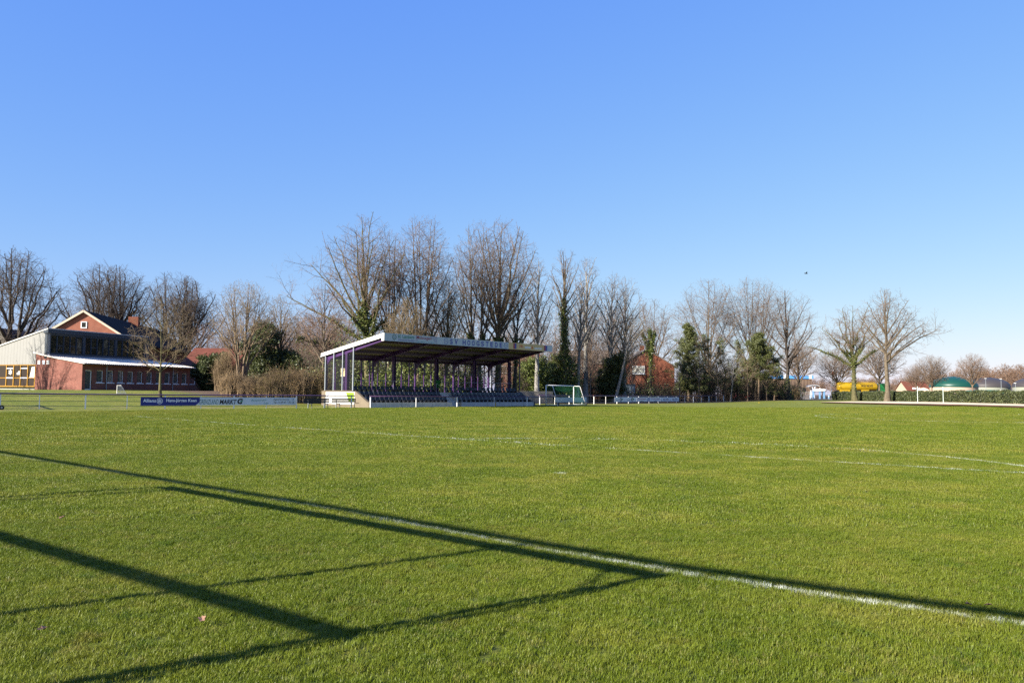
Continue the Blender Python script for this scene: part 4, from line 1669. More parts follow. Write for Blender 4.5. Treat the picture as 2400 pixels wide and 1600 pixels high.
for i in (2, 4):
    zt2 = zb + (zl - zb) * .83
    MB().box(.05, .1, py_[i + 1] + .06, py_[i] - .06, zt2 - .05, zt2 + .05).box(.05, .1, py_[i + 1] + .06, py_[i] - .06, zt - .06, zt + .06).build('crossbar', LBLUE, gf)
# paper star, papers and cloth on the panes
ys_, zs_ = (py_[2] + py_[3]) / 2, zb + (zl - zb) * .66
st_ = MB()
pts = [(.118, ys_ + (.34 if k % 2 == 0 else .17) * math.cos(PI / 2 + k * PI / 6), zs_ + (.34 if k % 2 == 0 else .17) * math.sin(PI / 2 + k * PI / 6)) for k in range(12)]
st_.add(pts + [(.118, ys_, zs_)], [(k, (k + 1) % 12, 12) for k in range(12)])
st_.build('paper_star', WHITE, gf)
yq = py_[3] - (py_[3] - py_[4]) * .55
MB().box(.115, .119, yq - .35, yq - .12, zs_ - .28, zs_ + .1).box(.115, .119, yq - .1, yq + .12, zs_ - .28, zs_ - .05).build('paper', WHITE, gf)
yq = py_[6]
MB().prism([(yq + .08, zt + .0), (yq + .85, zt + .0), (yq + .55, zt + 1.2), (yq + .08, zt + 1.25)], 'x', .112, .118).build('cloth', mat('cloth_pale', (.68, .62, .55), .8, .1, 3), gf)
MB().box(.5, 3.0, py_[-1] + .2, y_b, -.9, zb + .02).build('floor_slab', CONC, kin)
MB().box(3.0, 3.1, py_[-1] + .1, y_b, zb, zl).build('inner_wall', mat('inside_brown', (.06, .042, .02), .8), kin)
for k, px in enumerate((92, 103, 113)):
    y = ky(px, 0, 849)
    z = kyz(px, 849, 0)
    MB().box(-.06, -.002, y - .18, y + .18, z - .22, z + .22).build('wall_sign', (WHITE, LBLUE, WHITE)[k], kin)  # small unlit sign boxes on the brick end wall

# ---- brick house with a steep dark roof behind the kindergarten
HZ = 112.0
ha = at(198, 727, HZ)
hr_ = at(300, 795, HZ)
HD = R(-8)
HAX, HBX = (math.sin(HD), math.cos(HD)), (math.cos(HD), -math.sin(HD))
HG = 1.4
hw = hr_.x - ha.x
hz_r, hz_e = ha.z - HG, hr_.z - HG
BR_HS = brick('brick_sunlit', (.225, .062, .036), (.26, .085, .05), (.23, .16, .12))
house = thing('brick_house', 'tall orange brick house with a steep black tiled roof behind the clerestory', 'house', (ha.x, HZ, HG), -HD * 1.0, None)
house.rotation_euler = (0, 0, math.atan2(HBX[1], HBX[0]))
LEN = 34.5
MB().prism([(-hw + .35, -.5), (hw - .35, -.5), (hw - .35, hz_e - .1), (0, hz_r - .28), (-hw + .35, hz_e - .1)], 'y', 0, LEN).build('wall', BR_HS, house)
sl_ = (hz_r - hz_e) / hw
rf = MB()
for sg in (-1, 1):
    o = hw + .5
    pr = [(0, hz_r), (sg * o, hz_r - sl_ * o), (sg * o, hz_r - sl_ * o - .25), (0, hz_r - .27)]
    rf.prism(pr if sg < 0 else pr[::-1], 'y', -.35, LEN + .4)
rf = rf.build('roof', TILE_K, house)
for sg in (-1, 1):
    o = hw + .45
    pr = [(sg * .02, hz_r + .03), (sg * o, hz_r - sl_ * o + .03), (sg * o, hz_r - sl_ * o - .28), (sg * .02, hz_r - .3)]
    MB().prism(pr if sg < 0 else pr[::-1], 'y', -.40, -.355).build('verge_board', mat('verge_pale', (.44, .37, .28), .6, .1, 2), house)
MB().box(-.3, 1.2, 19.6, 20.9, hz_r - 1.2, hz_r + .9).build('chimney', BR_OR, rf)
a, c = at(190, 769, HZ), at(204, 753.5, HZ)
window(house, a.x - ha.x, c.x - ha.x, a.z - HG, c.z - HG, -.09, FRAME_W, GLASS_D, .11, False)
for k in range(9):
    o = window(house, 0, 1.1, 0, 1.5, 0, FRAME_W, GLASS_D, .08, False)
    o.location = (hw - .36 + .0, 3.0 + 3.1 * k, 2.9)
    o.rotation_euler = (0, 0, PI / 2)

# ---- grey roofed house cut by the left edge
q0, q1 = at(-2, 768, 118), at(17, 806, 118)
gh = thing('grey_roof_house', 'house with a grey roof, only its slope showing at the left picture edge', 'house', (q0.x, 118, 1.4), 0)
w_ = (q1.x - q0.x)
zr = q0.z - 1.4
sl2 = (q0.z - q1.z) / w_
MB().prism([(-8, -.5), (7, -.5), (7, zr - sl2 * 4), (3, zr - sl2 * 3.2), (0, zr - .3), (-8, zr - 6)], 'y', .2, 9).build('wall', mat('gable_grey', (.12, .105, .09), .85, .2, 1.5), gh)
pr = [(0, zr), (0, zr - .25), (8, zr - 8 * sl2 - .25), (8, zr - 8 * sl2)]
r2 = MB().prism(pr, 'y', 0, 9.4)
pr = [(0, zr - .25), (0, zr), (-8.5, zr - 6), (-8.5, zr - 6.25)]
r2.prism(pr, 'y', 0, 9.4)
r2.build('roof', TILE_G, gh)


def gable_house(name, label, px0, px1, Y, y_ridge, y_eave, y_base, wallm, roofm, ridge='x', depth=9.0, base=None, rot=0.0, over=.4, group=None):
    """house seen square-on: ridge 'x' = roof slope towards the camera, 'y' = gable towards the camera"""
    a, c = at(px0, y_eave, Y), at(px1, y_eave, Y)
    xm = (a.x + c.x) / 2
    g = base if base is not None else tz(xm, Y)
    r = thing(name, label, 'house', (xm, Y, g), rot, group)
    hw = (c.x - a.x) / 2
    ze = (a.z + c.z) / 2 - g
    zr = at((px0 + px1) / 2, y_ridge, Y + (depth / 2 if ridge == 'x' else 0)).z - g
    if ridge == 'x':
        MB().prism([(0, -.5), (depth, -.5), (depth, ze), (depth / 2, zr - .25), (0, ze)], 'x', -hw, hw).build('wall', wallm, r)
        sl = (zr - ze) / (depth / 2)
        rf = MB()
        rf.prism([(-over, ze - sl * over + .02), (depth / 2, zr), (depth / 2, zr + .16), (-over, ze - sl * over + .18)], 'x', -hw - over, hw + over)
        rf.prism([(depth / 2, zr), (depth + over, ze - sl * over + .02), (depth + over, ze - sl * over + .18), (depth / 2, zr + .16)], 'x', -hw - over, hw + over)
        rf = rf.build('roof', roofm, r)
    else:
        MB().prism([(-hw, -.5), (hw, -.5), (hw, ze), (0, zr - .25), (-hw, ze)], 'y', 0, depth).build('wall', wallm, r)
        sl = (zr - ze) / hw
        rf = MB()
        for sg in (-1, 1):
            o = hw + over
            pr = [(0, zr), (sg * o, zr - sl * o), (sg * o, zr - sl * o - .2), (0, zr - .22)]
            rf.prism(pr if sg < 0 else pr[::-1], 'y', -.3, depth + .3)
        rf = rf.build('roof', roofm, r)
    return r, xm, g, hw, ze, zr, rf


r, xm, g, hw_, ze, zr, rf = gable_house('red_roof_house', 'low house with a large sunlit red tiled roof beyond the kindergarten', 425, 545, 122, 818, 858, 905, BR_RED, TILE_R, 'x', 12)
for k in range(4):
    x = -hw_ + 1.0 + k * 1.75
    window(r, x, x + 1.1, .9, 2.2, -.02, FRAME_W, GLASS_D, .08, False)

r, xm, g, hw_, ze, zr, rf = gable_house('orange_gable_house', 'sunlit orange brick gable house with a white shuttered window behind the far fence', 1449, 1581, 165, 817, 856, 925, BR_OR, TILE_G, 'y', 14)
o = window(r, at(1482, 866, 165).x - xm, at(1511, 866, 165).x - xm, at(1490, 876, 165).z - g, at(1490, 857.5, 165).z - g, -.1, FRAME_W, BLIND, .12, True)
MB().box(hw_ * -.1, hw_ * .35, -3.0, -.2, 2.2, 2.5).box(hw_ * .32, hw_ * .35, -2.9, -2.7, 0, 2.2).build('porch', DARK, r)
MB().box(-.4, .4, 5, 5.9, zr - .6, zr + .9).build('chimney', BR_OR, rf)
r, xm, g, hw_, ze, zr, rf = gable_house('brown_roof_house', 'brick house with white windows and a brown roof hidden behind the birches', 1315, 1432, 182, 823, 850, 925, BR_RED, TILE_G, 'x', 10)
for px in (1346, 1358, 1372, 1425):
    x = at(px, 870, 182).x - xm
    z = at(px, 876, 182).z - g
    window(r, x - .55, x + .55, z, z + 1.9, -.03, FRAME_W, BLIND, .1, False)
    window(r, x - .55, x + .55, z - 2.9, z - 1.1, -.03, FRAME_W, GLASS_D, .1, False)
r, xm, g, hw_, ze, zr, rf = gable_house('pink_brick_house', 'pinkish brick house glimpsed between the ivy trees right of the grandstand', 1168, 1262, 152, 826, 846, 925, brick('brick_pink', (.22, .08, .058), (.26, .11, .08), (.22, .16, .14)), TILE_R, 'x', 9)
for px in (1180, 1197, 1235):
    x = at(px, 870, 152).x - xm
    z = at(px, 874, 152).z - g
    window(r, x - .6, x + .6, z, z + 1.3, -.03, FRAME_W, GLASS_D, .1, False)
# striped shed
a, c = at(1456, 928, 150), at(1488.5, 901, 150)
sh = thing('corrugated_shed', 'small pale blue corrugated shed in front of the orange house', 'shed', (a.x, 150, tz(a.x, 150)), 0)
ww, hh = c.x - a.x, c.z - tz(a.x, 150)
b = MB()
nn = 14
for k in range(nn):
    b.box(ww * k / nn, ww * (k + .5) / nn, 0, 1.5, -.2, hh).box(ww * (k + .5) / nn, ww * (k + 1) / nn, .05, 1.5, -.2, hh)
b.build('wall', mat('shed_blue', (.22, .27, .31), .5, .3, 1.5), sh)
MB().box(-.1, ww + .1, -.15, 1.6, hh, hh + .08).build('roof', mat('shed_roof', (.10, .10, .11), .6), sh)
# concrete block wall right of the stand
a, c = at(1216, 941, 111), at(1296, 941, 113)
L = (c - a).length
cw_ = thing('block_wall', 'pale concrete block wall standing between the grandstand and the goal', 'wall', (a.x, a.y, tz(a.x, a.y)), math.atan2(c.y - a.y, c.x - a.x))
h_ = at(1290, 919, c.y).z - tz(c.x, c.y)
b = MB()
for k in range(3):
    for j in range(5):
        x0 = L * j / 5 + (.3 if k % 2 else 0)
        b.box(max(0, x0), min(L, x0 + L / 5 - .015), .004 * ((k + j) % 2), .5, h_ * k / 3, h_ * (k + 1) / 3 - .015)
b.box(.01, L - .01, .02, .48, -.2, h_ - .03)
b.build('blocks', mat('block_concrete', (.21, .18, .145), .9, .2, 1.2, bump=.3), cw_)

# ================================================================== small things
# mini goal on the lawn
p = gpt(274, 922)
mg = thing('mini_goal', 'small white training goal on the lawn before the brick wing', 'goal', p, R(8))
MB().tube([(0, 0, 0), (0, 0, .75), (.35, 0, .75)], .03, 8).tube([(0, 0, .75), (0, -.02, .76)], .03, 6).build('frame', WHITE, mg)
b = MB()
b.tube([(.0, .0, .03), (.8, .0, .03), (.35, 0, .75)], .02, 6)
b.build('side_bar', GALV, mg)
b = MB()
net(b, [(0, .02, .74), (.35, .02, .74), (.78, .02, .05), (0, .02, .05)], 9, 9)
b.build('net', GALV, mg)


def marker(label, px, py, h, Y=None):
    p = gpt(px, py)
    m_ = MB().tube([(0, 0, -.05), (0, 0, h)], .05, 10).tube([(0, 0, h), (0, 0, h + .04)], .035, 10)
    o = m_.build('marker_post', YELL, None)
    o.location = p
    tag(o, label, 'marker post', 'yellow corner markers')


marker('short yellow marker post in front of the grandstand plinth', 1161.5, 953, .42)
marker('short yellow marker post far out on the pitch edge below the pines', 1779, 945, .16)


def leaf(label, px, py, size, seed):
    p = gp(px, py)
    rg = random.Random(seed)
    m_ = MB()
    n = 14
    pts = [(0, 0, .012)]
    for k in range(n):
        a = 6.28 * k / n
        r_ = size * (.55 + .4 * abs(math.cos(a * 2.5))) * rg.uniform(.8, 1.1)
        pts.append((r_ * math.cos(a), r_ * .7 * math.sin(a), .01 + .35 * r_ * abs(math.sin(a)) + rg.uniform(0, .006)))
    m_.add(pts, [(0, 1 + k, 1 + (k + 1) % n) for k in range(n)])
    me = m_.build('fallen_leaf', mat('dry_leaf', (.20, .11, .07), .7, .25, 30), None)
    me.location = (p.x, p.y, .05)
    me.rotation_euler = (rg.uniform(-.3, .3), rg.uniform(-.3, .3), rg.random() * 6)
    tag(me, label, 'leaf', 'dry leaves on the grass')


leaf('pale dry leaf nearest the lower left picture corner', 102, 1497, .045, 1)
leaf('orange brown dry leaf lying between the two thick shadows', 474, 1473, .04, 2)
leaf('tiny brown leaf between the thick and thin shadows at the left', 146, 1225, .045, 3)
leaf('small pale leaf on the shadow beside the white line, right', 2270, 1436, .03, 4)
leaf('small pale leaf nearest the right picture edge on the shadow', 2317, 1438, .03, 5)
# bird
bp_ = at(1889, 641, 90)
bd = MB()
bd.tube([(-.2, 0, 0), (-.1, 0, .02), (.1, 0, .02), (.2, 0, .0)], [.01, .05, .06, .015], 8)
bd.add([(-.05, 0, .03), (.1, 0, .03), (.0, .45, .14), (-.08, .4, .13)], [(0, 1, 2, 3)]).add([(-.05, 0, .03), (.1, 0, .03), (.0, -.45, .14), (-.08, -.4, .13)], [(0, 3, 2, 1)])
o = bd.build('bird', DARK, None)
o.location = bp_
tag(o, 'tiny dark bird flying high in the blue sky', 'bird')

# ================================================================== trees
OAK = dict(h0=.24, hf=.5, nl=15, arch=-.03, wob=.17, trop=.05, nc=(11, 8, 5))
FAN = dict(h0=.28, hf=.55, nl=17, arch=-.01, wob=.13, trop=.035, nc=(11, 8, 5), phimax=108, bang=52)
POLE = dict(h0=.30, hf=.75, nl=17, arch=.02, wob=.10, trop=.05, nc=(8, 7, 4))
BIRCH = dict(h0=.36, hf=.85, nl=20, arch=.10, wob=.10, trop=.02, nc=(8, 7, 5), ratio=(.5, .5, .5))
WOOD = dict(h0=.2, hf=.75, nl=14, arch=.02, wob=.11, trop=.05, nc=(6, 5, 4))
T = place_tree
GL_ = 'bare trees behind the kindergarten'
GS_ = 'tall bare trees behind the grandstand'
GB_ = 'birches and slender trees behind the white goal'
GF_ = 'large bare trees at the far end'
T('big dark bare oak at the left edge, rising behind the pale metal cladding', 'tree', 22, 118, 578, 108, 11, BARK_D, TWIG_D, group=GL_, stems=3, spread=.35, cb=.2, r0=.85, tipr=.0095, **OAK)
T('broad dark bare oak just left of the black house ridge', 'tree', 232, 150, 612, 88, 12, BARK_D, TWIG_D, group=GL_, stems=2, spread=.3, cb=.3, r0=.95, tipr=.0095, **OAK)
T('bare oak over the black house ridge, right half of the double crown', 'tree', 278, 152, 618, 70, 13, BARK_D, TWIG_D, group=GL_, cb=.3, r0=.7, tipr=.0095, **OAK)
T('rounded bare oak above the right end of the black roof', 'tree', 400, 152, 634, 78, 14, BARK_D, TWIG_D, group=GL_, stems=2, spread=.25, cb=.26, r0=.85, tipr=.0095, **OAK)
T('bare oak with a curved lower limb above the red roofed house', 'tree', 434, 150, 652, 70, 15, BARK_D, TWIG_D, group=GL_, cb=.28, r0=.65, tipr=.011, lean=(.02, 0), **OAK)
T('young slim tree with a mossy trunk on the lawn before the brick wing', 'tree', 376, 76, 688, 74, 16, BARK_MOSS, TWIG_T, group=GL_, h0=.26, hf=.85, nl=22, arch=.0, wob=.12, trop=.04, nc=(8, 7, 5), cb=.2, r0=.15, tipr=.007, phimax=120, fork=.62)
T('multi-stemmed bare tree with many upright pale stems right of the red roof', 'tree', 566, 88, 655, 76, 17, BARK_W, TWIG_T, group=GL_, stems=6, spread=.5, h0=.3, hf=.6, nl=20, arch=.06, wob=.09, trop=.07, nc=(8, 7, 4), cb=.24, r0=.30, tipr=.009)
T('thin bare tree with ivy at its foot between multi-stemmed tree and grandstand', 'tree', 655, 100, 686, 46, 18, BARK, TWIG_T, ivy=(0, .42, 1500, .5), group=GL_, **POLE)
T('slender straight bare tree just left of the grandstand roof', 'tree', 757, 97, 655, 58, 19, BARK, TWIG_R, group=GS_, h0=.24, hf=.8, nl=18, arch=.0, wob=.1, trop=.04, nc=(8, 7, 5))
T('widest bare oak behind the left roof corner, long limbs to the left, ivy-clad trunk', 'tree', 862, 104, 497, 100, 20, BARK_MOSS, TWIG, ivy=(.12, .50, 5200, .62, .24), group=GS_, h0=.30, hf=.55, nl=17, arch=-.04, wob=.13, trop=.035, nc=(11, 8, 5), cb=.16, lean=(-.06, 0), phimax=98, bang=52,
  limbs=[(.30, 182, 30, 11.5, .24, .05), (.22, 190, 14, 9, .18, .06), (.38, 172, 48, 11, .2, .0)])
T('narrow bare tree between the widest oak and the middle tall tree', 'tree', 914, 108, 536, 46, 21, BARK, TWIG_R, ivy=(.1, .42, 1800, .45), group=GS_, stems=2, spread=.2, **FAN)
T('tall upright bare tree with clustered stems behind the club name', 'tree', 986, 110, 499, 74, 22, BARK_W, TWIG, ivy=(.15, .34, 1500, .5), group=GS_, stems=3, spread=.25, cb=.24, **FAN)
T('bare tree with ivy halfway, left one of the right-hand pair above the roof', 'tree', 1118, 118, 512, 70, 23, BARK, TWIG, ivy=(.12, .36, 2600, .7, .24), group=GS_, stems=2, spread=.3, cb=.24, **FAN)
T('broad fan-shaped bare tree, right one of the pair above the roof', 'tree', 1166, 120, 507, 92, 24, BARK, TWIG, ivy=(.1, .34, 1800, .5), group=GS_, h0=.34, hf=.5, nl=18, arch=-.04, wob=.12, trop=.03, nc=(11, 8, 5), cb=.26, lean=(.02, 0), phimax=104, bang=52)
T('low bare oak with mossy limbs in the gap behind the club name', 'tree', 1046, 112, 640, 60, 25, BARK_MOSS, TWIG_T, group=GS_, **OAK)
T('small mossy tree peeping over the roof next to the narrow tree', 'tree', 950, 100, 690, 52, 26, BARK_MOSS, TWIG_T, ivy=(0, .6, 1600, .8), group=GS_, **OAK)
T('crooked bare tree leaning right behind the right end of the roof', 'tree', 1205, 122, 640, 58, 27, BARK_D, TWIG, ivy=(.1, .5, 1800, .6), group=GS_, lean=(.06, 0), **POLE)
T('thin pole-like bare tree left of the ivy column', 'tree', 1258, 128, 600, 36, 28, BARK_P, TWIG, group=GB_, **BIRCH)
T('bare tree whose trunk is a dark ivy column, behind the white goal', 'tree', 1322, 132, 578, 44, 29, BARK, TWIG, ivy=(.05, .66, 5200, .75, .26, False), group=GB_, h0=.5, hf=.8, nl=18, arch=.05, wob=.09, trop=.05, nc=(9, 7, 5), cb=.36)
T('tall pale birch right of the ivy column', 'tree', 1372, 138, 594, 36, 30, BARK_P, TWIG, group=GB_, lean=(.02, 0), **BIRCH)
T('leaning white-stemmed birch in front of the brown roofed house', 'tree', 1352, 134, 650, 32, 31, BARK_P, TWIG, group=GB_, lean=(.06, 0), **BIRCH)
T('bushy-topped birch, highest of those over the brown roof', 'tree', 1432, 140, 634, 44, 32, BARK_P, TWIG, group=GB_, lean=(.01, 0), **BIRCH)
T('birch with a drooping right crown next to the bushy-topped one', 'tree', 1462, 142, 645, 46, 33, BARK_P, TWIG, ivy=(.0, .4, 1500, .7), group=GB_, lean=(.04, 0), **BIRCH)
T('slanted thin white birch stem before the orange gable house', 'tree', 1440, 136, 735, 34, 34, BARK_P, TWIG_T, group=GB_, h0=.5, hf=.9, nl=12, arch=.08, wob=.1, trop=.02, nc=(6, 6, 4), lean=(.34, 0), cb=.45)
T('grey bare tree behind the orange gable house', 'tree', 1532, 192, 698, 68, 35, BARK, TWIG, group=GB_, **OAK)
T('ivy-smothered dead trunk in front of the orange gable house', 'tree', 1524, 152, 762, 24, 36, BARK_D, TWIG_D, ivy=(0, .93, 6500, .8, .26), group=GB_, h0=.5, hf=.8, nl=6, arch=.1, wob=.12, trop=.04, nc=(4, 4, 3), cb=.4, phimax=60)
T('large bare oak above the left conifer at the far end', 'tree', 1660, 178, 650, 80, 37, BARK, TWIG, group=GF_, stems=2, spread=.3, cb=.24, **FAN)
T('largest bare oak of the far end, widely fanned above the right conifer', 'tree', 1766, 180, 645, 86, 38, BARK, TWIG, group=GF_, stems=3, spread=.4, cb=.24, h0=.26, hf=.5, nl=18, arch=-.03, wob=.12, trop=.035, nc=(11, 8, 5), phimax=106, bang=52)
T('bare oak with a dark thick trunk left of the metal gate', 'tree', 1847, 176, 672, 76, 39, BARK_D, TWIG, ivy=(0, .2, 500, .3), group=GF_, h0=.24, hf=.6, nl=18, arch=-.04, wob=.12, trop=.05, nc=(10, 8, 5), cb=.14, r0=.55, phimax=112)
T('gnarled ivy-grown oak standing in front of the yellow tanker', 'tree', 2003, 168, 711, 72, 40, BARK_MOSS, TWIG, ivy=(.08, .66, 5600, .22, .2), group=GF_, h0=.38, hf=.55, nl=9, arch=-.08, wob=.30, trop=.03, nc=(10, 8, 5), cb=.36, r0=.5, phimax=92, fork=1.0, bang=50,
  limbs=[(.36, 184, 24, 10.5, .3, .10), (.38, 2, 34, 8.5, .3, .04), (.42, 172, 52, 8.5, .24, -.06), (.45, 14, 58, 9, .28, -.05)])
T('bare tree with one long limb reaching far right above the hedge', 'tree', 2079, 150, 671, 60, 41, BARK, TWIG, group=GF_, h0=.40, hf=.7, nl=15, arch=-.05, wob=.16, trop=.03, nc=(10, 8, 5), cb=.34, r0=.46, phimax=100, bang=52,
  limbs=[(.36, -3, 34, 11.2, .24, .10), (.42, 3, 40, 9.8, .2, .10), (.36, -8, 40, 9, .18, .12), (.5, 4, 44, 8.5, .16, .06), (.46, 178, 50, 7, .16, .0)])
for px, Y_, top, half, seed, lab in ((1873, 232, 790, 42, 50, 'small roadside tree seen above the metal gate'), (1962, 238, 816, 52, 51, 'round-headed roadside tree left of the yellow tanker'),
                                     (2061, 232, 796, 54, 52, 'round-headed roadside tree before the green truck cab'), (2147, 270, 853, 32, 53, 'little roadside tree before the distant red roof'),
                                     (2184, 262, 830, 40, 54, 'thin roadside tree at the left end of the green dome'), (2279, 225, 826, 34, 55, 'tree with a forked pale trunk at the right end of the green dome')):
    T(lab, 'tree', px, Y_, top, half, seed, BARK_W if seed > 52 else BARK, TWIG_R if seed == 55 else TWIG, group='roadside trees beyond the hedge', h0=.22, hf=.45, nl=17, arch=.03, wob=.08, trop=.05, nc=(9, 7, 4), cb=.22, tipr=.013, phimax=100)
# two trees left of the picture whose shadows fall on the kindergarten wall
for px, py, back, seed, lab in ((108, 912, 21, 60, 'bare tree outside the left edge, nearer one shading the brick end wall'), (131, 912, 26, 61, 'bare tree outside the left edge, farther one shading the brick end wall')):
    q = at(px, py, 91)
    x, y = q.x - SUN_AZ[0] * back, q.y - SUN_AZ[1] * back
    r = thing('bare_tree', lab, 'tree', (x, y, tz(x, y) - .05), 0, 'bare trees outside the left edge')
    out = gen_tree(seed, 17, 4.6, r0=.36 if seed == 60 else .22, fill=.42, tipr=.007, **OAK)
    V, Q = tree_mesh(out, (0, 1))
    obj('trunk', np_mesh('trunk', V, Q), BARK, r, True)
    V, Q = tree_mesh(out, (2, 3, 4))
    obj('crown', np_mesh('crown', V, Q), TWIG, r)


# ---- evergreens
def conifer(label, px, Y_, top, half, seed, m=PINE, dens=1.0, lo=.12, name='pine_tree', group=None, clump=.56, leaf=.22, bark=BARK_W, shape=1.0, cat='tree'):
    p = at(px, 900, Y_)
    g = tz(p.x, Y_)
    H = at(px, top, Y_).z - g
    Rc = half * Y_ / F_PX
    dens = dens * (1.0 if m is PINE else 1.2)
    r = thing(name, label, cat, (p.x, Y_, g - .05), 0, group)
    rg = np.random.default_rng(seed)
    paths, rads, P = [], [], []
    tr = [(rg.normal(0, .12) * k, rg.normal(0, .12) * k, H * k / 6 * .97) for k in range(7)]
    z = lo * H
    k = 0
    while z < H * .97:
        f = (z - lo * H) / (H - lo * H)
        L = Rc * (max(.16, (1 - f ** 1.6) * min(1, .7 + f * 1.6)) if shape else math.sqrt(max(.05, 1 - (2 * f - 1) ** 2)))
        L *= rg.uniform(.45, 1.22)
        a = k * 2.4 + rg.normal(0, .4)
        i = min(5, int(z / (H * .97) * 6))
        fr = z / (H * .97) * 6 - i
        b0 = np.array(tr[i]) * (1 - fr) + np.array(tr[i + 1]) * fr
        b0[2] = z
        up = rg.uniform(.05, .45)
        b1 = b0 + np.array([math.cos(a) * L * .55, math.sin(a) * L * .55, L * up * .4])
        b2 = b0 + np.array([math.cos(a) * L, math.sin(a) * L, L * up])
        paths.append([b0, b1, b2])
        rads.append([.05, .03, .012])
        for j in range(int(6 * dens)):
            u = rg.uniform(.35, 1.05)
            c = b0 + (b2 - b0) * u + rg.normal(0, clump * .5, 3)
            n = int(46 * dens)
            P.append(c + rg.normal(0, clump * .42, (n, 3)) * np.array([1, 1, .75]))
        z += H * .014 / max(.5, dens) * rg.uniform(.6, 1.4)
        k += 1
    V, Q = tubes_np([tr], [[.018 * H * (1 - .8 * i / 6) for i in range(7)]], 8)
    V2, Q2 = tubes_np(paths, rads, 4)
    V, Q = merge([(V, Q), (V2, Q2)])
    obj('trunk', np_mesh('trunk', V, Q), bark, r, True)
    V, Q = leaf_quads(np.concatenate(P), leaf, rg, aspect=.5)
    obj('crown', np_mesh('crown', V, Q), m, r)
    return r


GP_ = 'pines and evergreens at the far end'
conifer('tall green pine with a pointed top right of the orange gable house', 1614, 160, 757, 50, 71, group=GP_, dens=1.4)
conifer('dark pine close behind the pointed pine', 1652, 164, 784, 44, 72, group=GP_, dens=.8)
conifer('thin pine with sky showing through, middle of the pine row', 1697, 166, 793, 40, 73, group=GP_, dens=.7)
conifer('second thin pine in the middle of the pine row, leaning to the bushy one', 1730, 168, 798, 38, 74, group=GP_, dens=.7)
conifer('bushy dark green pine at the right end of the pine row', 1778, 166, 782, 56, 75, group=GP_, dens=1.5, lo=.3)
conifer('low pine under the bushy pine beside the thick oak trunk', 1814, 170, 846, 34, 76, group=GP_, dens=.7)
conifer('dark rounded evergreen behind the multi-stemmed tree', 616, 97, 766, 30, 77, m=YEW, name='evergreen_tree', group='evergreens by the kindergarten', clump=.7, leaf=.26, shape=0, lo=.04, dens=1.2)
conifer('low ivy-green evergreen beneath the thin tree left of the grandstand', 668, 98, 830, 18, 78, m=YEW, name='evergreen_tree', group='evergreens by the kindergarten', clump=.6, leaf=.24, shape=0, lo=.04)
conifer('very dark added shrub standing in for house shade between brick wing and red roofed house', 491, 108, 838, 34, 79, m=YEW, name='shadow_shrub', group='evergreens by the kindergarten', clump=.6, leaf=.24, shape=0, lo=.02, dens=1.1, cat='shrub')  # added shrub, its dark shape stands in for a house shadow
conifer('green leafy evergreen left of the white goal behind the block wall', 1256, 131, 850, 42, 80, m=IVY, name='evergreen_tree', group='ivy-green evergreens behind the goal', clump=.7, leaf=.28, shape=0, lo=.05, dens=1.1)
conifer('green leafy evergreen right behind the white goal', 1312, 134, 838, 40, 81, m=IVY, name='evergreen_tree', group='ivy-green evergreens behind the goal', clump=.7, leaf=.28, shape=0, lo=.05, dens=1.1)
conifer('dark leafy evergreen beside the slanted birch stem', 1432, 140, 838, 32, 82, m=YEW, name='evergreen_tree', group='ivy-green evergreens behind the goal', clump=.7, leaf=.28, shape=0, lo=.05)


for px, Y_, top, seed, ln, lab in ((1592, 152, 800, 83, .02, 'thin bare stem before the pointed pine, beside the orange gable house'), (1636, 154, 780, 84, .05, 'thin bare stem between the pointed pine and the dark pine'), (1683, 158, 806, 85, -.03, 'thin bare stem at the foot of the middle pines'),
                              (1712, 158, 800, 86, .14, 'pale slanting birch stem before the middle pines'), (1752, 160, 812, 87, .0, 'thin bare stem left of the bushy pine'), (1797, 164, 830, 88, -.04, 'thin bare stem right of the bushy pine')):
    T(lab, 'tree', px, Y_, top, 26, seed, BARK_P if seed == 86 else BARK_W, TWIG_T, group='thin bare stems before the pines', lean=(ln, 0), h0=.3, hf=.85, nl=14, arch=.04, wob=.12, trop=.03, nc=(7, 6, 4), r0=.12)


# ---- masses: thicket, undergrowth, woods
def stem_mass(rg, spots, leafy=0.0, lm=None):
    """upright twiggy shrubs: spots of (x, y, z, height, spread, stems)"""
    paths, rads, P = [], [], []
    for x, y, z, h, sp, n in spots:
        for k in range(n):
            a, d = rg.uniform(0, 6.28), sp * .35 * math.sqrt(rg.uniform())
            b = np.array([x + d * math.cos(a), y + d * math.sin(a), z])
            le = h * rg.uniform(.6, 1.1)
            out = sp * rg.uniform(.1, .7)
            t = b + np.array([math.cos(a) * out, math.sin(a) * out, le])
            m = (b + t) / 2 + rg.normal(0, .12 * le * .5, 3) + np.array([0, 0, le * .08])
            paths.append([b, m, t])
            rads.append([.022, .016, .006])
            for j in range(5):
                u = rg.uniform(.3, 1)
                q = b + (t - b) * u
                e = q + rg.normal(0, .22 * le * .55, 3) + np.array([0, 0, le * .16])
                paths.append([q, (q + e) / 2 + rg.normal(0, .05, 3), e])
                rads.append([.011, .008, .004])
                if leafy:
                    nn = rg.poisson(leafy)
                    if nn:
                        P.append(q + (e - q) * rg.uniform(.2, 1.1, (nn, 1)) + rg.normal(0, .12, (nn, 3)))
    return paths, rads, P


def on_sight(px, Y_):
    p = at(px, 930, Y_)
    return p.x, Y_, tz(p.x, Y_)


rg = np.random.default_rng(5)


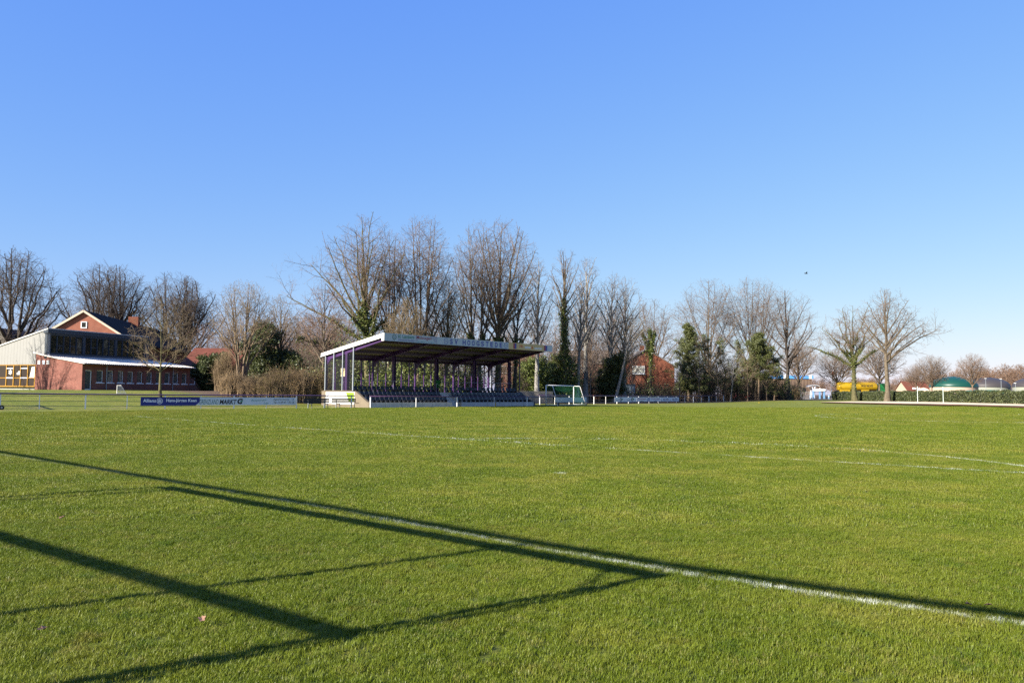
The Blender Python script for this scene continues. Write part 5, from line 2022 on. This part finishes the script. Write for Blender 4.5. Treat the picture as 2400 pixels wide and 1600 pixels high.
def shrub_thing(label, px, Y_, top, half, m, seed, n=70, leafy=0, lm=None, name='bare_shrub', group=None):
    rg = np.random.default_rng(seed)
    x, y, z = on_sight(px, Y_)
    h = at(px, top, Y_).z - z
    R_ = half * Y_ / F_PX
    r = thing(name, label, 'shrub', (x, y, z - .03), 0, group)
    spots = []
    for k in range(n):
        a, d = rg.uniform(0, 6.28), R_ * math.sqrt(rg.uniform())
        spots.append((d * math.cos(a), d * math.sin(a) * .7, 0, h * rg.uniform(.7, 1.0) * (1 - .35 * (d / R_) ** 2), R_ * .35, 9))
    a, b, P = stem_mass(rg, spots, leafy)
    V, Q = tubes_np(a, b, 3)
    obj('branches', np_mesh('branches', V, Q), m, r)
    if P:
        V, Q = leaf_quads(np.concatenate(P), .1, rg)
        obj('leaves', np_mesh('leaves', V, Q), lm, r)
    return r


DRYL = leafmat('dry_beech_leaf', (.12, .08, .035), (.29, .19, .09), .7, .2, .1)
BUDL = leafmat('budding_leaf', (.10, .085, .03), (.22, .17, .065), .6, .3, .1)
TWIG_S = mat('shrub_twig', (.14, .10, .062), .85, .2, .5, spec=.1, col2=(.26, .19, .115))
GTH = 'bare brown shrubs left of the grandstand'
shrub_thing('loose reddish shrub around the foot of the multi-stemmed tree', 545, 84, 868, 30, TWIG_S, 90, 60, 1.0, DRYL, group=GTH)
shrub_thing('grey brown bare shrub right of the multi-stemmed trunk', 598, 83, 876, 34, TWIG_S, 91, 70, .6, DRYL, group=GTH)
shrub_thing('golden brown shrub below the dark rounded evergreen', 645, 82, 864, 36, TWIG_S, 92, 90, 1.4, BUDL, group=GTH)
shrub_thing('broad brown shrub below the low ivy-green evergreen', 695, 83, 860, 40, TWIG_S, 93, 100, 1.4, DRYL, group=GTH)
shrub_thing('rounded olive brown shrub touching the left end of the grandstand', 742, 84, 866, 30, TWIG_S, 94, 90, 2.0, BUDL, group=GTH)
shrub_thing('pale yellowish tall shrub in front of the red roofed house', 530, 100, 812, 26, TWIG_S, 95, 50, .8, BUDL, group=GTH)

# undergrowth under the trees behind stand, goal and far fence
spots = []
for k in range(560):
    px = rg.uniform(1215, 1880)
    f = (px - 1215) / 665
    Y_ = 128 + 52 * f + rg.uniform(0, 26)
    x, y, z = on_sight(px, Y_)
    top = rg.uniform(855, 905) - (14 if px > 1580 else 0) + (22 if 1440 < px < 1500 else 0)
    if px > 1792:
        top = rg.uniform(897, 915)
    if 1430 < px < 1590:
        top = rg.uniform(898, 918)
    spots.append((x, y, z, max(1.0, at(px, top, Y_).z - z), 1.6, 9))
for k in range(300):
    px = rg.uniform(690, 1120)
    Y_ = rg.uniform(104, 126) + (px - 690) / 550 * 14
    x, y, z = on_sight(px, Y_)
    spots.append((x, y, z, rg.uniform(2.0, 6.5), 1.5, 8))
a, b, P = stem_mass(rg, spots, 1.5)
V, Q = tubes_np(a, np.array(b) * 1.3, 3)
o = obj('undergrowth', np_mesh('undergrowth', V, Q), TWIG_D)
tag(o, 'dark tangled bare undergrowth beneath the trees behind stand and far fence', 'undergrowth', kind='stuff')
V, Q = leaf_quads(np.concatenate(P), .2, rg)
o = obj('ground_ivy', np_mesh('ground_ivy', V, Q), YEW)
tag(o, 'dark ivy leaves spread through the undergrowth', 'ivy', kind='stuff')
# sunlit ivy and leaves behind the grandstand
P = []
for k in range(230):
    px = rg.uniform(780, 1130)
    Y_ = rg.uniform(106, 120) + (px - 780) / 460 * 12
    x, y, z = on_sight(px, Y_)
    h = rg.uniform(2.5, 9) if rg.uniform() < .6 else rg.uniform(1, 4)
    n = int(h * 26)
    P.append(np.stack([x + rg.normal(0, .55, n), y + rg.normal(0, .5, n), z + rg.uniform(0, h, n)], 1))
for k in range(170):
    s, t = rg.uniform(1, 21), rg.uniform(9.3, 12.5)
    x, y = S0[0] + SA[0] * s + SB[0] * t, S0[1] + SA[1] * s + SB[1] * t
    z, h = tz(x, y), rg.uniform(.8, 3.6) * (1.5 if rg.uniform() < .25 else 1)
    n = int(h * 26)
    P.append(np.stack([x + rg.normal(0, .5, n), y + rg.normal(0, .45, n), z + rg.uniform(0, h, n)], 1))
V, Q = leaf_quads(np.concatenate(P), .22, rg)
o = obj('woodland_ivy', np_mesh('woodland_ivy', V, Q), IVY)
tag(o, 'sunlit yellow green ivy climbing the wood behind the grandstand', 'ivy', kind='stuff')


# woods: slim trees massed behind everything
def wood(name, label, lst, seeds, m, Hs, tipr=.02, **kw):
    base = []
    for s_ in seeds:
        out = gen_tree(s_, Hs, Hs * .26, tipr=tipr, **kw)
        base.append(tree_mesh(out, (0, 1, 2, 3, 4)))
    parts = []
    rg = random.Random(seeds[0])
    for (x, y, z, h, wr) in lst:
        V, Q = base[rg.randrange(len(base))]
        a = rg.random() * 6.28
        ca, sa = math.cos(a), math.sin(a)
        k = h / Hs
        V2 = np.stack([(V[:, 0] * ca - V[:, 1] * sa) * k * wr + x, (V[:, 0] * sa + V[:, 1] * ca) * k * wr + y, V[:, 2] * k + z - .1], 1)
        parts.append((V2, Q))
    V, Q = merge(parts)
    o = obj(name, np_mesh(name, V, Q), m)
    tag(o, label, 'wood', kind='stuff')
    return o


rr = random.Random(8)
lst = []
for k in range(84):
    px = rr.uniform(690, 1510)
    Y_ = rr.uniform(130, 168)
    x, y, z = on_sight(px, Y_)
    lst.append((x, y, z, at(px, rr.uniform(690, 790), Y_).z - z, rr.uniform(.7, 1.1)))
for k in range(16):
    px = rr.uniform(690, 1110)
    Y_ = rr.uniform(108, 126) + (px - 690) / 550 * 10
    x, y, z = on_sight(px, Y_)
    lst.append((x, y, z, at(px, rr.uniform(720, 800), Y_).z - z, rr.uniform(.6, .9)))
wood('woodland', 'slim bare trees massed behind the grandstand and the birches', lst, (101, 102, 103, 104), TWIG, 15, r0=.13, tipr=.014, **WOOD)
lst = []
for k in range(48):
    px = rr.uniform(455, 800)
    Y_ = rr.uniform(135, 165)
    x, y, z = on_sight(px, Y_)
    lst.append((x, y, z, at(px, rr.uniform(715, 795), Y_).z - z, rr.uniform(.8, 1.2)))
for k in range(14):
    px = rr.uniform(-40, 200)
    Y_ = rr.uniform(160, 185)
    x, y, z = on_sight(px, Y_)
    lst.append((x, y, z, at(px, rr.uniform(705, 760), Y_).z - z, rr.uniform(.8, 1.2)))
wood('woodland', 'reddish bare wood behind the kindergarten and the brown shrubs', lst, (111, 112, 113), TWIG_R, 13, r0=.11, tipr=.015, **WOOD)
lst = []
for k in range(150):
    px = rr.uniform(1480, 2480)
    Y_ = rr.uniform(430, 560)
    x, y, z = on_sight(px, Y_)
    f = sstep(2080, 2300, px)
    lst.append((x, y, z, at(px, rr.uniform(880, 900) - 24 * f - (10 if px > 2350 else 0), Y_).z - z, rr.uniform(1.2, 1.9)))
wood('distant_woodland', 'far brown bare wood along the horizon at the right', lst, (121, 122, 123), TWIG_R, 14, r0=.22, tipr=.045, h0=.16, hf=.6, nl=14, arch=-.03, wob=.12, trop=.04, nc=(6, 5, 4))

# ================================================================== far right: hedge, gate, road and biogas plant
def hk(px):                                # point on the hedge line
    t, _ = on_plane(px, 930, HL, (_hd.x, _hd.y))
    return Vector((HL[0] + _hd.x * t, HL[1] + _hd.y * t))


h0_, h1_ = hk(1949), hk(2560)
hv = h1_ - h0_
hl = hv.length
hedge = thing('hedge', 'long clipped dark green hedge along the far right side', 'hedge', (h0_.x, h0_.y, .42), math.atan2(hv.y, hv.x))
rg = np.random.default_rng(31)
n = 34000
face = rg.uniform(size=n)
x = rg.uniform(0, hl, n)
top = 1.78 + .10 * np.sin(x * .9) + .08 * np.sin(x * 2.3 + 1) + .05 * np.sin(x * 5.1)
zf = rg.uniform(0, 1, n)
fr = face < .62
y_f = np.where(fr, -.0 + rg.normal(0, .09, n) + .10 * np.sin(x * 1.7 + zf * 4), rg.uniform(0, 1.1, n))
z_f = np.where(fr, zf * top, top + rg.normal(0, .06, n))
P = np.stack([x, y_f, z_f], 1)
V, Q = leaf_quads(P, .17, rg)
obj('foliage', np_mesh('foliage', V, Q), HEDGE_L, hedge)
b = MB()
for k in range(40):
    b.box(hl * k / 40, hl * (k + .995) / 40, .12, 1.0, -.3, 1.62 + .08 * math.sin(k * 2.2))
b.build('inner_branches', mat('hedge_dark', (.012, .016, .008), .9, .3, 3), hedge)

# metal gate
g0, g1 = hk(1877), hk(1949)
gv = g1 - g0
gl_ = gv.length
gate = thing('metal_gate', 'double leaf grey metal bar gate left of the hedge', 'gate', (g0.x, g0.y, tz(g0.x, g0.y)), math.atan2(gv.y, gv.x))
gh_ = 2.0
for a, c in ((.06, gl_ / 2 - .03), (gl_ / 2 + .03, gl_ - .06)):
    b = MB().box(a, c, -.025, .025, .1, .16).box(a, c, -.025, .025, gh_ - .1, gh_ - .04)
    nb = 17
    for k in range(nb + 1):
        xx = a + (c - a) * k / nb
        b.box(xx - .016, xx + .016, -.016, .016, .16, gh_ - .1)
    b.build('gate_leaf', GALV, gate)
for xx in (0, gl_):
    MB().box(xx - .06, xx + .06, -.06, .06, -.2, gh_ + .5).build('post', GALV, gate)
# bare mesh fence left of the gate
f0 = hk(1812)
fv = g0 - f0
mf = thing('mesh_fence', 'low wire mesh fence in the bushes left of the gate', 'fence', (f0.x, f0.y, tz(f0.x, f0.y)), math.atan2(fv.y, fv.x))
for k in range(6):
    MB().tube([(fv.length * k / 6, 0, -.2), (fv.length * k / 6, 0, 1.6)], .03, 6).build('post', GALV, mf)
b = MB()
for k in range(9):
    b.tube([(0, 0, .1 + .18 * k), (fv.length - .1, 0, .1 + .18 * k)], .008, 3)
b.build('wires', WIRE, mf)
# sand strip and earth edge
def strip(name, m, front, back, lift):
    V, Q = [], []
    nn = 24
    for k in range(nn + 1):
        px = 1924 + (2480 - 1924) * k / nn
        for poly in (front, back):
            for i in range(len(poly) - 1):
                if poly[i][0] <= px <= poly[i + 1][0]:
                    f = (px - poly[i][0]) / (poly[i + 1][0] - poly[i][0])
                    q = gpt(px, poly[i][1] + (poly[i + 1][1] - poly[i][1]) * f)
                    V.append((q.x, q.y, q.z + lift))
                    break
    for k in range(nn):
        Q.append((2 * k, 2 * k + 2, 2 * k + 3, 2 * k + 1))
    o = obj(name, np_mesh(name, V, Q), m)
    return struct(o)


SAND = mat('sand', (.60, .47, .33), .95, .12, 1.2, bump=.2, spec=.05)
EARTH = mat('earth', (.12, .065, .035), .95, .3, 1.5, bump=.2, spec=.05)
strip('earth_strip', EARTH, [(1924, 944.6), (2100, 948.9), (2300, 953.6), (2480, 959.5)], [(1924, 943.6), (2100, 945.5), (2300, 949.5), (2480, 955)], .10)
strip('sand_strip', SAND, [(1924, 944.0), (2000, 945.4), (2100, 947.4), (2300, 951.5), (2480, 957)], [(1924, 943.8), (2000, 942.4), (2100, 942.6), (2300, 946), (2480, 951)], .15)
for px, py, top, lab in ((2151, 946.5, 905.5, 'thin pale metal pole by the sand strip, left of the two'), (2211, 946.5, 906.5, 'thin pale metal pole by the sand strip, right of the two')):
    q = gpt(px, py)
    hh = at(px, top, q.y).z - q.z
    o = MB().tube([(0, 0, -.2), (0, 0, hh)], .045, 8).tube([(0, 0, hh), (0, 0, hh + .03)], .055, 8).build('pole', mat('pole_pale', (.40, .46, .42), .5, .1, 4), None)
    o.location = q
    tag(o, lab, 'pole', 'poles by the sand strip')


def far_thing(name, label, cat, px, Y_, group=None, g=None):
    p = at(px, 920, Y_)
    z = tz(p.x, Y_) if g is None else g
    return thing(name, label, cat, (p.x, Y_, z), 0, group), (lambda a: at(a, 900, Y_).x - p.x), (lambda a, b_: at(a, b_, Y_).z - z)


# yellow tanker trailer with green tractor
YT = mat('tank_yellow', (.30, .19, .006), .35, .08, 2, spec=.5)
GT = mat('cab_green', (.012, .13, .035), .35, .08, 2, spec=.5)
TRK = mat('chassis', (.02, .02, .022), .6, .2, 3)
tk, fx, fz = far_thing('tanker_trailer', 'yellow tanker trailer with black lettering parked behind the hedge', 'tanker', 1958, 237)
x0, x1 = fx(1962), fx(2054)
zt, zb = fz(2000, 896), fz(2000, 915.5)
L, rr_ = x1 - x0, (zt - zb) / 2
zc = (zt + zb) / 2
sec = [(rr_ * 1.05 * math.cos(a), zc + rr_ * math.sin(a)) for a in [2 * PI * k / 24 for k in range(24)]]
b = MB()
rings = [(x0, .72), (x0 + .12, .93), (x0 + .35, 1), (x1 - .35, 1), (x1 - .12, .93), (x1, .72)]
vs, fs_ = [], []
for xx, k in rings:
    vs += [(xx, y * k, zc + (z - zc) * k) for y, z in sec]
for i in range(len(rings) - 1):
    fs_ += [(i * 24 + k, i * 24 + (k + 1) % 24, (i + 1) * 24 + (k + 1) % 24, (i + 1) * 24 + k) for k in range(24)]
fs_ += [tuple(range(24))[::-1], tuple(range(120, 144))]
b.add(vs, fs_).build('tank', YT, tk, True)
MB().box(x0 + .5, x1 - .5, -.25, .25, zt - .03, zt + .12).build('walkway', YT, tk)
MB().box(x0 - .3, x1 - .3, -.5, .5, zb - .35, zb + .1).build('chassis', TRK, tk)
for a, c in ((x0 + .3, x0 + 3.2), (x0 + 6.5, x0 + 8.6)):
    MB().box(a, c, -rr_ * 1.07, -rr_ * .8, zb - .5, zb + .35).build('side_box', YT, tk)
for xx in (x0 + 1.2, x0 + 2.5, x0 + 3.8):
    for y in (-1.1, .85):
        w = MB().tube([(xx, y, .52), (xx, y + .28, .52)], [.52, .52], 18).build('wheel', RUBBER, tk)
        MB().tube([(xx, y - .01, .52), (xx, y + .29, .52)], .26, 12).build('rim', GALV, w)
MB().box(x0 - .25, x0 - .1, -1.2, 1.2, .7, 1.6).build('rear_bumper', YT, tk)
text('WOLF VECHTE', INK_K, tk, fx(2014), fx(2041), zc - .1, zc + .55, -rr_ * 1.06, .02)
cb_, fx, fz = far_thing('truck_tractor', 'green truck cab in front of the yellow tanker, half hidden by the tree', 'truck', 2056, 237)
b = MB().prism([(fx(2058), .9), (fx(2076), .9), (fx(2076), 2.2), (fx(2074.5), 3.5), (fx(2066), 3.75), (fx(2058), 3.5)], 'y', -1.2, 1.2)
b.build('cab', GT, cb_)
MB().prism([(fx(2069), 2.2), (fx(2075), 2.2), (fx(2074), 3.1), (fx(2069), 3.1)], 'y', -1.23, -1.205).build('window', GLASS_D, cb_)
MB().box(fx(2057), fx(2075), -.5, .5, .55, .9).build('chassis', TRK, cb_)
for px in (2061, 2072):
    for y in (-1.15, .85):
        w = MB().tube([(fx(px), y, .52), (fx(px), y + .3, .52)], .52, 18).build('wheel', RUBBER, cb_)
        MB().tube([(fx(px), y - .01, .52), (fx(px), y + .31, .52)], .26, 12).build('rim', GALV, w)
# white gas tank on blue legs, canopy, price sign
gt, fx, fz = far_thing('gas_tank', 'white horizontal gas tank on blue feet seen through the gate', 'tank', 1920, 230)
x0, x1 = fx(1907.5), fx(1936)
zt, zb = fz(1920, 911), fz(1920, 917.5)
rr_ = (zt - zb) / 2
zc = (zt + zb) / 2
b = MB()
vs, fs_ = [], []
rings = [(x0, .45), (x0 + .15, .8), (x0 + .45, 1), (x1 - .45, 1), (x1 - .15, .8), (x1, .45)]
for xx, k in rings:
    vs += [(xx, rr_ * k * math.cos(2 * PI * j / 20), zc + rr_ * k * math.sin(2 * PI * j / 20)) for j in range(20)]
for i in range(5):
    fs_ += [(i * 20 + k, i * 20 + (k + 1) % 20, (i + 1) * 20 + (k + 1) % 20, (i + 1) * 20 + k) for k in range(20)]
fs_ += [tuple(range(20))[::-1], tuple(range(100, 120))]
b.add(vs, fs_).build('tank', WHITE, gt, True)
MB().lathe([(.001, zt + .16), (.22, zt + .16), (.22, zt - .05)], 12, (x0 + x1) / 2, 0).build('dome_cap', WHITE, gt)
BLUP = mat('foot_blue', (.12, .25, .42), .5, .1, 3)
for px in (1906, 1921, 1931):
    MB().box(fx(px) - .14, fx(px) + .14, -.35, .35, -.2, zb + .2).build('leg', BLUP, gt)
for px, lab in ((1899.5, 'blue bollard left of the white gas tank'), (1942.5, 'blue bollard right of the white gas tank')):
    o, fx, fz = far_thing('bollard', lab, 'bollard', px, 229, 'blue bollards by the gas tank')
    MB().lathe([(.22, -.1), (.22, 1.0), (.18, 1.05), (.001, 1.06)], 12).build('body', BLUP, o)
    MB().lathe([(.225, .55), (.225, .72)], 12).build('band', WHITE, o)
cn, fx, fz = far_thing('canopy', 'small canopy with a flat curved roof on pale slanted struts behind the gate', 'shelter', 1905, 233)
zr = fz(1905, 902.5)
b = MB()
pf = [(fx(1892), zr - .25), (fx(1897), zr), (fx(1905), zr + .12), (fx(1912), zr + .05), (fx(1917), zr - .2)]
b.prism(pf + [(a, z - .22) for a, z in pf][::-1], 'y', -1.5, 1.5)
b.build('roof', mat('canopy_grey', (.30, .30, .31), .5, .1, 2), cn)
for a, c in ((1899, 1904.5), (1908, 1902.5)):
    for y in (-1.1, 1.1):
        MB().tube([(fx(a), y, zr - .15), (fx(c), y, zr * .45), (fx(c) + (.1 if a < c else -.1), y, -.2)], .11, 8).build('strut', LBLUE, cn)
ps, fx, fz = far_thing('price_sign', 'tall white and red price sign on a post by the yellow tanker', 'sign', 1953, 244)
zt, zb = fz(1953, 869), fz(1953, 905)
hw_ = .42
b = MB()
MB().box(-hw_, hw_, -.15, .15, zb, zt).build('panel', WHITE, ps)
for k in range(4):
    z = zb + (zt - zb) * (.32 + .13 * k)
    MB().box(-hw_ + .04, hw_ - .04, -.158, -.152, z, z + (zt - zb) * .06).build('price_field', INK_K, ps)
MB().box(-hw_ + .02, hw_ - .02, -.158, -.152, zt - (zt - zb) * .22, zt - .1).build('emblem', INK_O, ps)
for x in (-.3, .3):
    MB().tube([(x, 0, -.2), (x, 0, zb)], .06, 8).build('post', LBLUE, ps)
pl, fx, fz = far_thing('street_lamp', 'thin grey lamp post left of the price sign', 'street lamp', 1948, 236, 'far lamp posts')
MB().tube([(0, 0, -.2), (0, 0, fz(1948, 858))], .07, 8, .045).build('post', GALV, pl)
MB().box(-.1, .5, -.1, .1, fz(1948, 858), fz(1948, 858) + .12).build('lamp_head', GALV, pl)
for px, Y_, top, lab in ((2311, 300, 887, 'slim lamp post before the dark grey dome, left of two'), (2347, 300, 888, 'slim lamp post before the dark grey dome, right of two'), (2380.5, 300, 898, 'lamp post between the two grey domes')):
    o, fx, fz = far_thing('street_lamp', lab, 'street lamp', px, Y_, 'far lamp posts')
    MB().tube([(0, 0, -.2), (0, 0, fz(px, top))], .09, 8, .06).build('post', GALV, o)
    MB().box(-.45, .25, -.12, .12, fz(px, top), fz(px, top) + .16).build('lamp_head', WHITE, o)
# blue roofed hall
hb, fx, fz = far_thing('factory_hall', 'long brown hall with a bright blue roof band behind the bare oaks', 'hall', 1840, 330)
x0, x1 = fx(1745), fx(1906)
z0, z1 = fz(1840, 887), fz(1840, 879.5)
MB().box(x0 + .2, x1 - .6, 0, 30, -.5, z0).build('wall', stripes('hall_brown', (.13, .09, .065), (.09, .06, .045), .8, 'X', .8, 0, .3, .15), hb)
MB().box(x0, x1, -.4, 30.4, z0 + .004, z1).build('roof_band', mat('band_blue', (.06, .22, .50), .45, .12, .3), hb)
for a, c in ((1835.5, 1843.5), (1895.5, 1902)):
    MB().box(fx(a), fx(c), -.46, -.41, z0 + .01, z1 + .25).build('sign', WHITE, hb)
for a in (1810, 1826, 1862, 1880):
    MB().box(fx(a), fx(a) + 1.6, -.06, -.0, 1.2, 2.8).build('window', GLASS_D, hb)


# biogas domes
def dome(label, pxl, pxr, Y_, top, eave, m_roof, m_wall):
    c_ = (pxl + pxr) / 2
    o, fx, fz = far_thing('biogas_dome', label, 'storage dome', c_, Y_, 'domes of the biogas plant', tz(at(c_, 920, Y_).x, Y_))
    r_ = (fx(pxr) - fx(pxl)) / 2
    ze, zt = fz(c_, eave), fz(c_, top)
    MB().lathe([(r_ * .985, -.5), (r_ * .985, ze)], 64).build('wall', m_wall, o, True)
    pr = [(r_ * math.cos(a), ze + (zt - ze) * math.sin(a) ** 1.0) for a in [PI / 2 * k / 14 for k in range(14)]] + [(.001, zt)]
    MB().lathe([(r_ * 1.01, ze - .25), (r_ * 1.01, ze)] + pr, 64).build('roof', m_roof, o, True)
    return o


DG = mat('dome_green', (.006, .045, .031), .4, .08, .3, spec=.4)
DK = mat('dome_grey', (.042, .037, .037), .5, .08, .3, spec=.3)
dome('green gas dome on a low cream wall beyond the hedge', 2184, 2287, 345, 882, 905.5, DG, mat('wall_cream', (.34, .27, .20), .8, .08, .5))
dome('dark grey gas dome on a grey green wall right of the green dome', 2266, 2362, 372, 884.5, 906, DK, mat('wall_grey_green', (.20, .21, .17), .8, .08, .5))
dome('grey gas dome cut by the right picture edge', 2380, 2478, 350, 884, 905.5, DK, mat('wall_grey_green', (.20, .21, .17)))
r, xm, g, hw_, ze, zr, rf = gable_house('far_red_house', 'distant house with a bright red roof left of the green dome', 2127, 2179, 385, 894, 914.5, 918, mat('wall_cream', (.34, .27, .2)), TILE_R, 'x', 12)
MB().box(-3.0, .4, -.5, -.35, ze - .4 + .9, ze + 1.3).build('dormer_window', WHITE, r)
sd, fx, fz = far_thing('sand_heap', 'pale sand heap between the red roofed house and the green dome', 'heap', 2165, 300)
rg_ = random.Random(4)
pr = [(fx(2182), -.3), (fx(2178), fz(2165, 914)), (fx(2172), fz(2165, 910)), (fx(2165.8), fz(2165, 908.5)), (.001, fz(2165, 908))]
MB().lathe(pr, 24).build('heap', SAND, sd, True)
sc_, fx, fz = far_thing('silage_clamp', 'low silage clamp under white and green sheeting behind the hedge', 'silage clamp', 2330, 250)
MB().prism([(fx(2284), -.3), (fx(2362), -.3), (fx(2358), fz(2330, 916.5)), (fx(2344), fz(2330, 914)), (fx(2320), fz(2330, 913.5)), (fx(2290), fz(2330, 915.5))], 'y', 0, 8).build('green_sheet', mat('sheet_green', (.03, .10, .07), .5, .2, .6), sc_)
MB().prism([(fx(2338), fz(2330, 915)), (fx(2360), fz(2330, 917)), (fx(2356), fz(2330, 915.3)), (fx(2344), fz(2330, 913.2))], 'y', -.05, .0).build('white_sheet', WHITE, sc_)


# cars glimpsed through the bushes
def car(label, px, Y_, m_, group='cars parked behind the bushes', ang=0):
    o, fx, fz = far_thing('parked_car', label, 'car', px, Y_, group)
    o.rotation_euler = (0, 0, ang)
    pr = [(-2.1, .35), (2.1, .35), (2.15, .75), (1.95, .88), (1.05, .95), (.45, 1.42), (-1.2, 1.45), (-1.9, 1.0), (-2.12, .9)]
    MB().prism(pr, 'y', -.82, .82).build('body', m_, o)
    for y in (-.83, .822):
        MB().prism([(.85, .97), (.38, 1.36), (-.3, 1.38), (-.3, .97)], 'y', y, y + .008).prism([(-.38, .97), (-.38, 1.38), (-1.15, 1.38), (-1.6, 1.0)], 'y', y, y + .008).build('window', GLASS_D, o)
    for x in (-1.3, 1.3):
        for y in (-.84, .64):
            w = MB().tube([(x, y, .32), (x, y + .2, .32)], .32, 16).build('wheel', RUBBER, o)
            MB().tube([(x, y - .01, .32), (x, y + .21, .32)], .18, 10).build('rim', GALV, o if False else w)
    for y in (-.6, .6):
        MB().box(2.1, 2.16, y - .15, y + .15, .62, .76).build('headlight', GLASS, o)
    return o


car('red car glimpsed through the bushes below the bushy pine', 1742, 205, mat('car_red', (.38, .02, .02), .3, .05, 2, spec=.5))
car('pale car glimpsed through the bushes left of the thick dark oak trunk', 1813, 212, mat('car_pale', (.5, .5, .5), .3, .05, 2, spec=.5), ang=1.2)
# brown bushes left of the gate and along the road
for px, Y_, top, half, m_, seed, lab in ((1800, 184, 890, 18, TWIG_R, 201, 'reddish bare bush beneath the bushy pine'), (1829, 182, 897, 12, TWIG_R, 202, 'reddish brown bush just left of the thick oak trunk'), (1862, 184, 903, 10, TWIG_T, 203, 'low tan bush between oak trunk and gate')):
    shrub_thing(lab, px, Y_, top, half, m_, seed, 40, 1.2, DRYL, group='bushes left of the gate')
